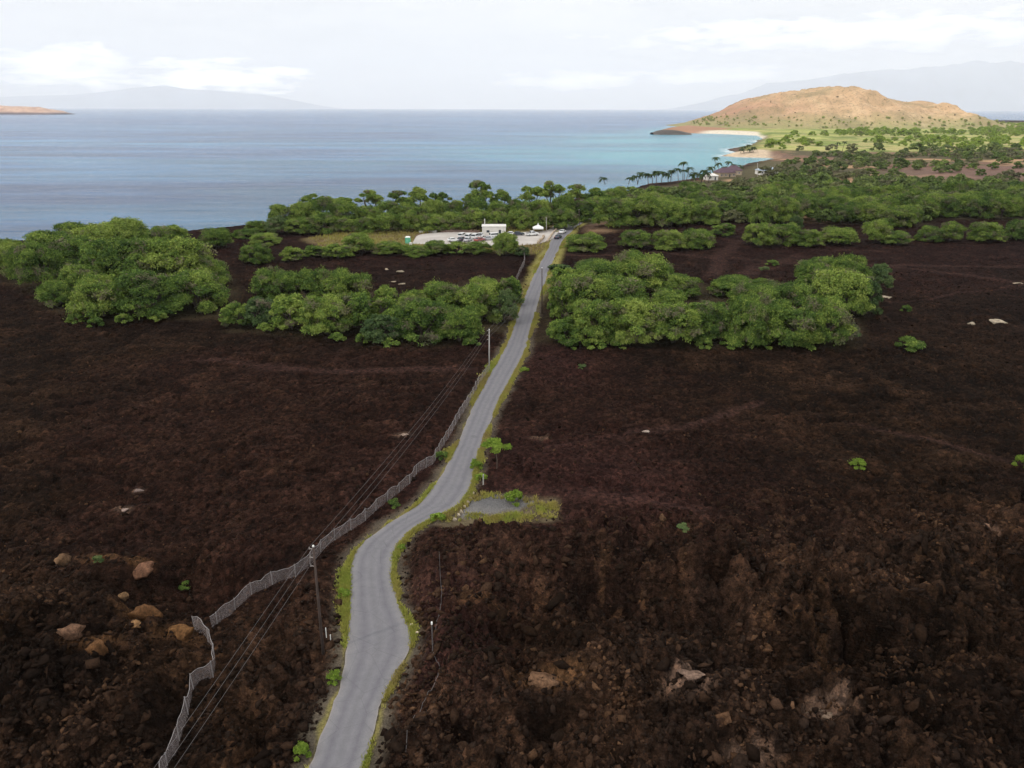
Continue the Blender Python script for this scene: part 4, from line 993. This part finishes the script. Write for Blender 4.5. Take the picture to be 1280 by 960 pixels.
# ------------------------------------------------------------------ CARS
def paintm(name, col):
    m, nt, b = mat(name); nt.links.new(ramp(nt, noise(nt, objc(nt), 2, 3), [(.3, tuple(q*.93 for q in col)), (.7, col)]), b.inputs['Base Color'])
    b.inputs['Roughness'].default_value = .3; b.inputs['Coat Weight'].default_value = .5; return m
PM = {'white': paintm('white_car_paint', (.78, .78, .77)), 'dark': paintm('dark_car_paint', (.03, .04, .07)), 'silver': paintm('silver_car_paint', (.45, .46, .48)), 'red': paintm('red_car_paint', (.30, .06, .05))}
m_glass = simple('car_glass', (.02, .025, .03), .1, .05, 1); m_tyre = simple('tyre', (.02, .02, .02), .8, .1, 3); m_rim = simple('rim', (.45, .45, .46), .35, .05, 3, metal=.8)
m_tail = simple('tail_light', (.4, .02, .02), .3, .05, 3); m_head = simple('head_light', (.8, .8, .78), .15, .02, 3)
def make_car(kind, colr):
    L, Wd = (4.5, 1.8) if kind == 'sedan' else ((4.9, 1.95) if kind == 'van' else (5.3, 1.9)); rt = empty('parked_car', (0, 0, 0))
    side = {'sedan': [(-2.2,.35),(-2.25,.75),(-2.1,.95),(-1.3,1.0),(1.0,.98),(2.0,.85),(2.22,.65),(2.2,.35)],
            'van': [(-2.4,.4),(-2.45,.9),(-2.4,1.1),(-1.3,1.12),(1.2,1.1),(2.2,.95),(2.42,.7),(2.4,.4)],
            'pickup': [(-2.6,.45),(-2.65,.8),(-2.62,1.1),(-1.3,1.12),(1.2,1.12),(2.4,1.02),(2.62,.8),(2.6,.45)]}[kind]
    cab = {'sedan': [(-1.7,.97),(-1.05,1.42),(.25,1.45),(1.05,.97)], 'van': [(-2.38,1.1),(-2.2,1.85),(.7,1.9),(1.6,1.1)], 'pickup': [(-.7,1.1),(-.55,1.75),(.6,1.78),(1.4,1.1)]}[kind]
    def ext(pr, w0, w1, mb):
        n = len(pr); zt = max(q[1] for q in pr); zb = min(q[1] for q in pr); V = []
        for s in (-1, 1):
            for (a_, z_) in pr:
                t = (z_-zb)/(zt-zb+1e-6); V.append((a_, s*(w0*(1-t)+w1*t)/2, z_))
        mb.add(V, [tuple(range(n)), tuple(range(2*n-1, n-1, -1))]+[(i, n+i, n+(i+1) % n, (i+1) % n) for i in range(n)])
    b = MB(); ext(side, Wd, Wd*.96, b); ext(cab, Wd*.93, Wd*.76, b)
    body = b.build('body', PM[colr], rt)
    md = body.modifiers.new('bev', 'BEVEL'); md.width = .05; md.segments = 2
    # glass, a little proud of the cabin
    zc0, zc1 = cab[0][1], cab[1][1]
    def lerp2(t, k): # point on front (k=1) or rear (k=0) pillar at height t
        a0, a1 = (cab[0], cab[1]) if k == 0 else (cab[3], cab[2]); return (a0[0]+(a1[0]-a0[0])*t, a0[1]+(a1[1]-a0[1])*t)
    for k, nm_ in ((1, 'windshield'), (0, 'rear_window')):
        o1 = lerp2(.12, k); o2 = lerp2(.9, k); s = .02 if k else -.02; b = MB(); w0, w1 = Wd*.40, Wd*.35
        b.add([(o1[0]+s, -w0, o1[1]+.015), (o1[0]+s, w0, o1[1]+.015), (o2[0]+s, w1, o2[1]+.015), (o2[0]+s, -w1, o2[1]+.015)], [(0, 1, 2, 3)]); b.build(nm_, m_glass, rt)
    for s in (-1, 1):
        b = MB(); o1, o2, o3, o4 = lerp2(.15, 0), lerp2(.85, 0), lerp2(.85, 1), lerp2(.15, 1)
        yl, yh = s*(Wd*.453), s*(Wd*.40); b.add([(o1[0]+.18, yl, o1[1]), (o2[0]+.18, yh, o2[1]), (o3[0]-.12, yh, o3[1]), (o4[0]-.2, yl, o4[1])], [(0, 1, 2, 3)]); b.build('side_window', m_glass, rt)
        for xx in (-L*.31, L*.31):
            w = MB(); w.tube([(xx, s*(Wd/2-.22), .34), (xx, s*(Wd/2+.02), .34)], .34, 14); wo = w.build('wheel', m_tyre, rt)
            w = MB(); w.tube([(xx, s*(Wd/2-.05), .34), (xx, s*(Wd/2+.035), .34)], .2, 10); w.build('rim', m_rim, wo)
        b = MB(); b.box((side[-2][0]-.05, s*Wd*.36, .72), (.12, .34, .16)); b.build('headlight', m_head, rt)
        b = MB(); b.box((side[1][0]+.06, s*Wd*.38, .82), (.12, .26, .18)); b.build('tail_light', m_tail, rt)
    if kind == 'pickup':
        b = MB(); b.box((-1.7, 0, 1.13), (1.7, 1.5, .03)); b.build('cargo_bed', m_tyre, rt)
    return rt
def put_car(kind, colr, px, py, head, label, group=None, z=.10, name='parked_car'):
    c_ = at(px, py, z); r_ = make_car(kind, colr); r_.name = name; r_.location = (c_[0], c_[1], z); r_.rotation_euler = (0, 0, head); tag(r_, label, 'car', group); return r_
GC = 'cars in the gravel parking area'
put_car('sedan','white',566.5,302,.3,'white car at the left end of the parked row, nearest the camera',GC)
put_car('sedan','dark',576.5,301,1.2,'dark car second from the left in the parked row',GC)
put_car('van','white',577.5,297,1.3,'white van parked behind the dark car on the left',GC)
put_car('van','white',586,298,1.3,'white van third from left, beside the other vans',GC)
put_car('sedan','silver',585,301.5,1.2,'silver car parked in front of the middle vans',GC)
put_car('van','white',594,298,1.3,'white van in the middle of the parked row',GC)
put_car('pickup','white',600.5,297,1.4,'white pickup at the right end of the van row',GC)
put_car('sedan','red',599.5,301.5,.9,'reddish car parked before the white pickup',GC)
put_car('sedan','silver',611,300,.2,'silver car parked apart right of the van row',GC)
put_car('van','white',619.5,297,.4,'white van parked below the white building',GC)
put_car('sedan','white',639.5,294,.1,'white car parked right of the white building',GC)
put_car('sedan','dark',648,294,.3,'dark car parked right of the white building',GC)
put_car('pickup','white',665,294.5,.5,'white pickup beside the white tent at the lot entrance',GC)
hd = math.atan2(*(CEN[-30]-CEN[-42])[::-1])
put_car('sedan','dark',697.6,298,hd,'dark car driving on the road below the white car',z=.09,name='car_on_road')
put_car('sedan','white',703,291.5,hd,'white car driving on the road behind the dark car',z=.09,name='car_on_road')

# ------------------------------------------------------------------ BUILDINGS AND SMALL STRUCTURES
m_wall = simple('white_wall', (.66, .63, .58), .85, .08, .6); m_roof = simple('grey_roof', (.30, .30, .31), .8, .12, .7); m_darkroof = simple('dark_red_roof', (.085, .05, .065), .85, .2, .5)
m_green = simple('green_plastic', (.10, .45, .28), .5, .06, 2); m_tan = simple('tan_stone', (.36, .28, .20), .9, .25, 1.5); m_winm = simple('window_glass', (.04, .05, .06), .15, .05, 1); m_bluer = simple('blue_grey_roof', (.30, .36, .42), .7, .1, .5)
def house(px, py, L, D, Hw, Hr, rz, rm, label, wm=None, hip=True, name='house'):
    c_ = at(px, py); z_ = max(gz(*c_), -.5); rt = empty(name, (c_[0], c_[1], z_), rz); tag(rt, label, 'building'); wm = wm or m_wall
    b = MB(); b.box((0, 0, Hw/2-.3), (L, D, Hw+.6)); b.build('wall', wm, rt)
    b = MB(); l, d = L/2+.5, D/2+.5
    if Hr > .4:
        i = d*.9 if hip else 0
        b.add([(-l, -d, Hw), (l, -d, Hw), (l, d, Hw), (-l, d, Hw), (-l+i, 0, Hw+Hr), (l-i, 0, Hw+Hr)], [(3, 2, 1, 0), (0, 1, 5, 4), (2, 3, 4, 5), (1, 2, 5), (3, 0, 4)])
    else: b.box((0, 0, Hw+Hr/2+.003), (L+.3, D+.3, Hr))
    b.build('roof', rm, rt)
    n = max(2, int(L/3.2))
    for k in range(n):
        xx = -L/2+L*(k+.5)/n
        if k == n//2:
            b = MB(); b.box((xx, -D/2-.02, 1.0), (.9, .08, 2.0)); b.build('door', m_winm, rt)
        else:
            f_ = MB().box((xx, -D/2-.02, 1.45), (1.3, .08, 1.1)).build('window', m_wall, rt); b = MB(); b.box((xx, -D/2-.065, 1.45), (1.1, .03, .9)); b.build('pane', m_winm, f_)
    return rt
house(617.5,292.5,9.0,5.5,3.1,.25,.02,m_wall,'low white flat roofed building behind the parked cars',name='white_building')
stake(606, 292, 5.6, m_white, 'white post rising at the left corner of the white building', .12)
house(905,221,13,9,3,3.2,.3,m_darkroof,'dark red roofed shore house left of the pale pole',wm=m_tan)
house(916,218,12,9,3,3.4,-.2,m_darkroof,'dark red roofed shore house nearest the water, right one',wm=m_tan)
house(888,225,8,6,2.8,1.6,.2,m_wall,'small white roofed hut among the shore palms')
house(958,218,14,9,3,2.2,.1,m_bluer,'blue grey roofed house right of the pale pole')
house(1170,252,8,6,3,1.6,.4,m_tan,'tan roofed hut in the woods on the right',wm=m_tan)
# white tent canopy with peak
c_ = at(672.5, 290.5); rt = empty('white_tent', (c_[0], c_[1], .1)); rt.scale = (.8, .8, .72); tag(rt, 'white peaked canopy tent at the lot entrance', 'tent')
b = MB(); l = 2.6
b.add([(-l,-l,2.4),(l,-l,2.4),(l,l,2.4),(-l,l,2.4),(-.5,-.5,3.7),(.5,-.5,3.7),(.5,.5,3.7),(-.5,.5,3.7),(0,0,5.0)], [(0,1,5,4),(1,2,6,5),(2,3,7,6),(3,0,4,7),(4,5,8),(5,6,8),(6,7,8),(7,4,8),(3,2,1,0)]); b.build('canopy', m_white, rt)
b = MB(); b.box((0,0,2.15),(5.0,5.0,.45)); b.build('valance', m_white, rt)
for sx in (-1,1):
    for sy in (-1,1): b = MB(); b.tube([(sx*2.4,sy*2.4,0),(sx*2.4,sy*2.4,1.95)],.05,6); b.build('leg', m_palep, rt)
c_ = at(510, 305); rt = empty('portable_toilet', (c_[0], c_[1], gz(*c_))); tag(rt, 'green portable toilet left of the parking area', 'toilet')
b = MB(); b.box((0,0,1.2),(1.7,1.7,2.4)); b.build('cabin', m_green, rt); b = MB(); b.box((0,0,2.55),(1.8,1.8,.3),taper=.6); b.build('roof', m_white, rt); b = MB(); b.box((0,-.88,1.2),(.9,.05,2.0)); b.build('door', simple('green_door', (.16,.5,.35), .5), rt)
c_ = at(513.5, 307.5); rt = empty('trash_bin', (c_[0], c_[1], gz(*c_))); tag(rt, 'white bin right of the green toilet', 'bin')
b = MB(); b.tube([(0,0,0),(0,0,1.1)],[.45,.5],10); b.build('drum', m_white, rt); b = MB(); b.tube([(0,0,1.1),(0,0,1.2)],[.54,.45],10); b.build('lid', m_wall, rt)
def wall(pts, label, w=.6, h=.8, m=m_tan, name='stone_wall'):
    q = smooth_line(resample(P(pts), 40), 2); z = terrain(q[:,0], q[:,1]); V = []; d = np.gradient(q, axis=0); d /= np.hypot(d[:,0], d[:,1])[:,None]; rr = np.random.RandomState(2)
    for i in range(len(q)):
        nx_, ny_ = d[i][1], -d[i][0]; hh = h*(1+.2*rr.normal())
        for s_, zz in ((-1,-.3),(-.8,hh),(.8,hh),(1,-.3)): V.append((q[i][0]+nx_*w/2*s_-q[0][0], q[i][1]+ny_*w/2*s_-q[0][1], z[i]+zz-z[0]))
    b = MB(); b.add(V, [tuple(w_) for w_ in grid_quads(len(q), 4)]+[(0,1,2,3)]); o = b.build(name, m); o.location = (q[0][0], q[0][1], z[0]); tag(o, label, 'wall')
wall([(684,303),(688,297),(692,291),(699,284),(706,281)], 'curved tan stone wall between the parking area and the road')
wall([(524,291),(535,290.3),(546,290.5)], 'low whitish wall at the back left of the parking area', 1.0, .7, m_wall)
wall([(550,290.5),(575,290),(600,290.8)], 'low brown stone wall behind the parked vans', .8, .9, simple('brown_stone', (.14,.09,.07), .9, .3, 1))
wall([(672,306),(677,301),(680,297)], 'short tan stone wall at the right end of the parking area', .7, 1.0)

# ------------------------------------------------------------------ CLOUD (unseen, added towards the sun to shade the near land), HAZE, SKY, SUN
SUN_EL, SUN_AZ = R(42), R(238)
sd_ = Vector((math.sin(SUN_AZ)*math.cos(SUN_EL), math.cos(SUN_AZ)*math.cos(SUN_EL), math.sin(SUN_EL)))
ALT = 4700.
ccx, ccy = 250+sd_.x/sd_.z*ALT, -420+sd_.y/sd_.z*ALT
rs = np.random.RandomState(9); vs, fs = [], []; off = 0
for i in range(42):
    a_ = rs.rand()*6.28; r_ = math.sqrt(rs.rand()); cx, cy = ccx+r_*math.cos(a_)*1500, ccy+r_*math.sin(a_)*1000
    s_ = rs.uniform(110, 240); v = IV3*(1+.12*np.sin(IV3[:, :1]*7+i)+.1*np.sin(IV3[:, 1:2]*9+i*2))*[s_*1.2, s_, s_*.45]
    v = v*[1, 1, 1]; v[:, 2] = np.where(v[:, 2] < 0, v[:, 2]*.25, v[:, 2]); vs.append(v+[cx, cy, ALT+rs.uniform(0, 60)]); fs.append(IF3+off); off += len(v)
m_cloud = simple('cloud_white', (.9, .9, .9), 1.0, .02, .001)
me = np_mesh('shade_cloud', np.concatenate(vs), np.concatenate(fs), m_cloud, True, k=3)
tag(link('shade_cloud', me), 'unseen cumulus puffs added to shade the lava field', 'shade_cloud', kind='structure')

mh = bpy.data.materials.new('haze'); mh.use_nodes = True; nt = mh.node_tree; nt.nodes.clear()
out = nt.nodes.new('ShaderNodeOutputMaterial'); pv = nt.nodes.new('ShaderNodeVolumePrincipled')
pv.inputs['Color'].default_value = (.95, .97, 1.0, 1); pv.inputs['Density'].default_value = 3.4e-5; pv.inputs['Anisotropy'].default_value = 0.0
nt.links.new(pv.outputs[0], out.inputs['Volume'])
b = MB(); b.box((0, 0, (4450-8)/2), (150000, 150000, 4450+8)); o = b.build('haze', mh); tag(o, 'thin sea haze', 'haze', kind='stuff')

w = bpy.data.worlds.new('World'); scene.world = w; w.use_nodes = True; nt = w.node_tree; nt.nodes.clear()
out = nt.nodes.new('ShaderNodeOutputWorld'); bg = nt.nodes.new('ShaderNodeBackground'); bg.inputs['Strength'].default_value = .1
sky = nt.nodes.new('ShaderNodeTexSky'); sky.sky_type = 'NISHITA'; sky.sun_disc = False; sky.sun_elevation = SUN_EL; sky.sun_rotation = SUN_AZ; sky.air_density = 1; sky.dust_density = 2
tc = nt.nodes.new('ShaderNodeTexCoord'); g = N(nt, 'ShaderNodeSeparateXYZ'); nt.links.new(tc.outputs['Generated'], g.inputs[0])
mp = N(nt, 'ShaderNodeMapping'); nt.links.new(tc.outputs['Generated'], mp.inputs[0]); mp.inputs['Scale'].default_value = (1, 1, 4.5)
cn = noise(nt, mp.outputs[0], 3.2, 9, .6, .3); cn2 = noise(nt, mp.outputs[0], 9, 8, .6, .2)
cov = ramp(nt, cn, [(.30, (.72,)*3), (.6, (.97,)*3)])
shade = ramp(nt, cn2, [(.3, (9.9, 9.95, 10.0)), (.55, (11.0, 11.0, 10.9)), (.7, (11.8, 11.7, 11.5))])
elev = N(nt, 'ShaderNodeMapRange'); elev.inputs['From Min'].default_value = .12; elev.inputs['From Max'].default_value = .8; elev.inputs['To Min'].default_value = 1; elev.inputs['To Max'].default_value = 1.65; nt.links.new(g.outputs[2], elev.inputs[0])
vm = N(nt, 'ShaderNodeVectorMath', operation='SCALE'); nt.links.new(shade, vm.inputs[0]); nt.links.new(elev.outputs[0], vm.inputs['Scale'])
c = mixc(nt, cov, sky.outputs[0], vm.outputs[0])
# cumulus banks near the horizon
BN = mth(nt, 'MULTIPLY', noise(nt, mp.outputs[0], 20, 6, .62, .3), 3.4)
def bank(az0, el0, ra, re, thr, colr, c):
    az = mth(nt, 'ARCTAN2', g.outputs[0], g.outputs[1]); el = g.outputs[2]
    dx = mth(nt, 'DIVIDE', mth(nt, 'SUBTRACT', az, az0), ra); dy = mth(nt, 'DIVIDE', mth(nt, 'SUBTRACT', el, el0), re)
    r2 = mth(nt, 'ADD', mth(nt, 'MULTIPLY', dx, dx), mth(nt, 'MULTIPLY', dy, dy))
    v = mth(nt, 'SUBTRACT', mth(nt, 'SUBTRACT', BN, r2), .25)
    f = N(nt, 'ShaderNodeMapRange'); f.inputs['From Min'].default_value = thr; f.inputs['From Max'].default_value = thr+1.1; nt.links.new(v, f.inputs[0])
    return mixc(nt, f.outputs[0], c, colr)
def azel(px, py):
    d = ray(px, py); d = d/np.linalg.norm(d); return math.atan2(d[0], d[1]), d[2]
for px, py, wx_, wy_, colr in ((75,85,85,26,(55,55,55)),(270,95,110,20,(60,60,60)),(1060,66,300,22,(6.5,6.7,7.2)),(1060,42,290,22,(24,24,23.7)),(720,100,130,12,(26,26,26)),(900,92,90,12,(24,24,24))):
    a0, e0 = azel(px, py); c = bank(a0, e0, wx_/FPX, wy_/FPX, .75, colr, c)
nt.links.new(c, bg.inputs[0]); nt.links.new(bg.outputs[0], out.inputs[0])

sl = bpy.data.lights.new('sun', 'SUN'); sl.energy = 3.2; sl.angle = R(3.0); sl.color = (1, .95, .87); so = bpy.data.objects.new('sun', sl); C.objects.link(so)
so.rotation_euler = (-sd_).to_track_quat('-Z', 'Y').to_euler(); so.location = (0, 0, 100)

scene.render.engine = 'CYCLES'; scene.render.resolution_x = 1024; scene.render.resolution_y = 768
scene.view_settings.view_transform = 'Standard'; scene.view_settings.look = 'None'; scene.view_settings.exposure = 0; scene.view_settings.gamma = 1
cy = scene.cycles; cy.max_bounces = 5; cy.diffuse_bounces = 2; cy.glossy_bounces = 2; cy.transparent_max_bounces = 12; cy.volume_bounces = 1; cy.transmission_bounces = 3
print('trees', ntree[0], 'manual', n_manual, 'rest', len(rest))
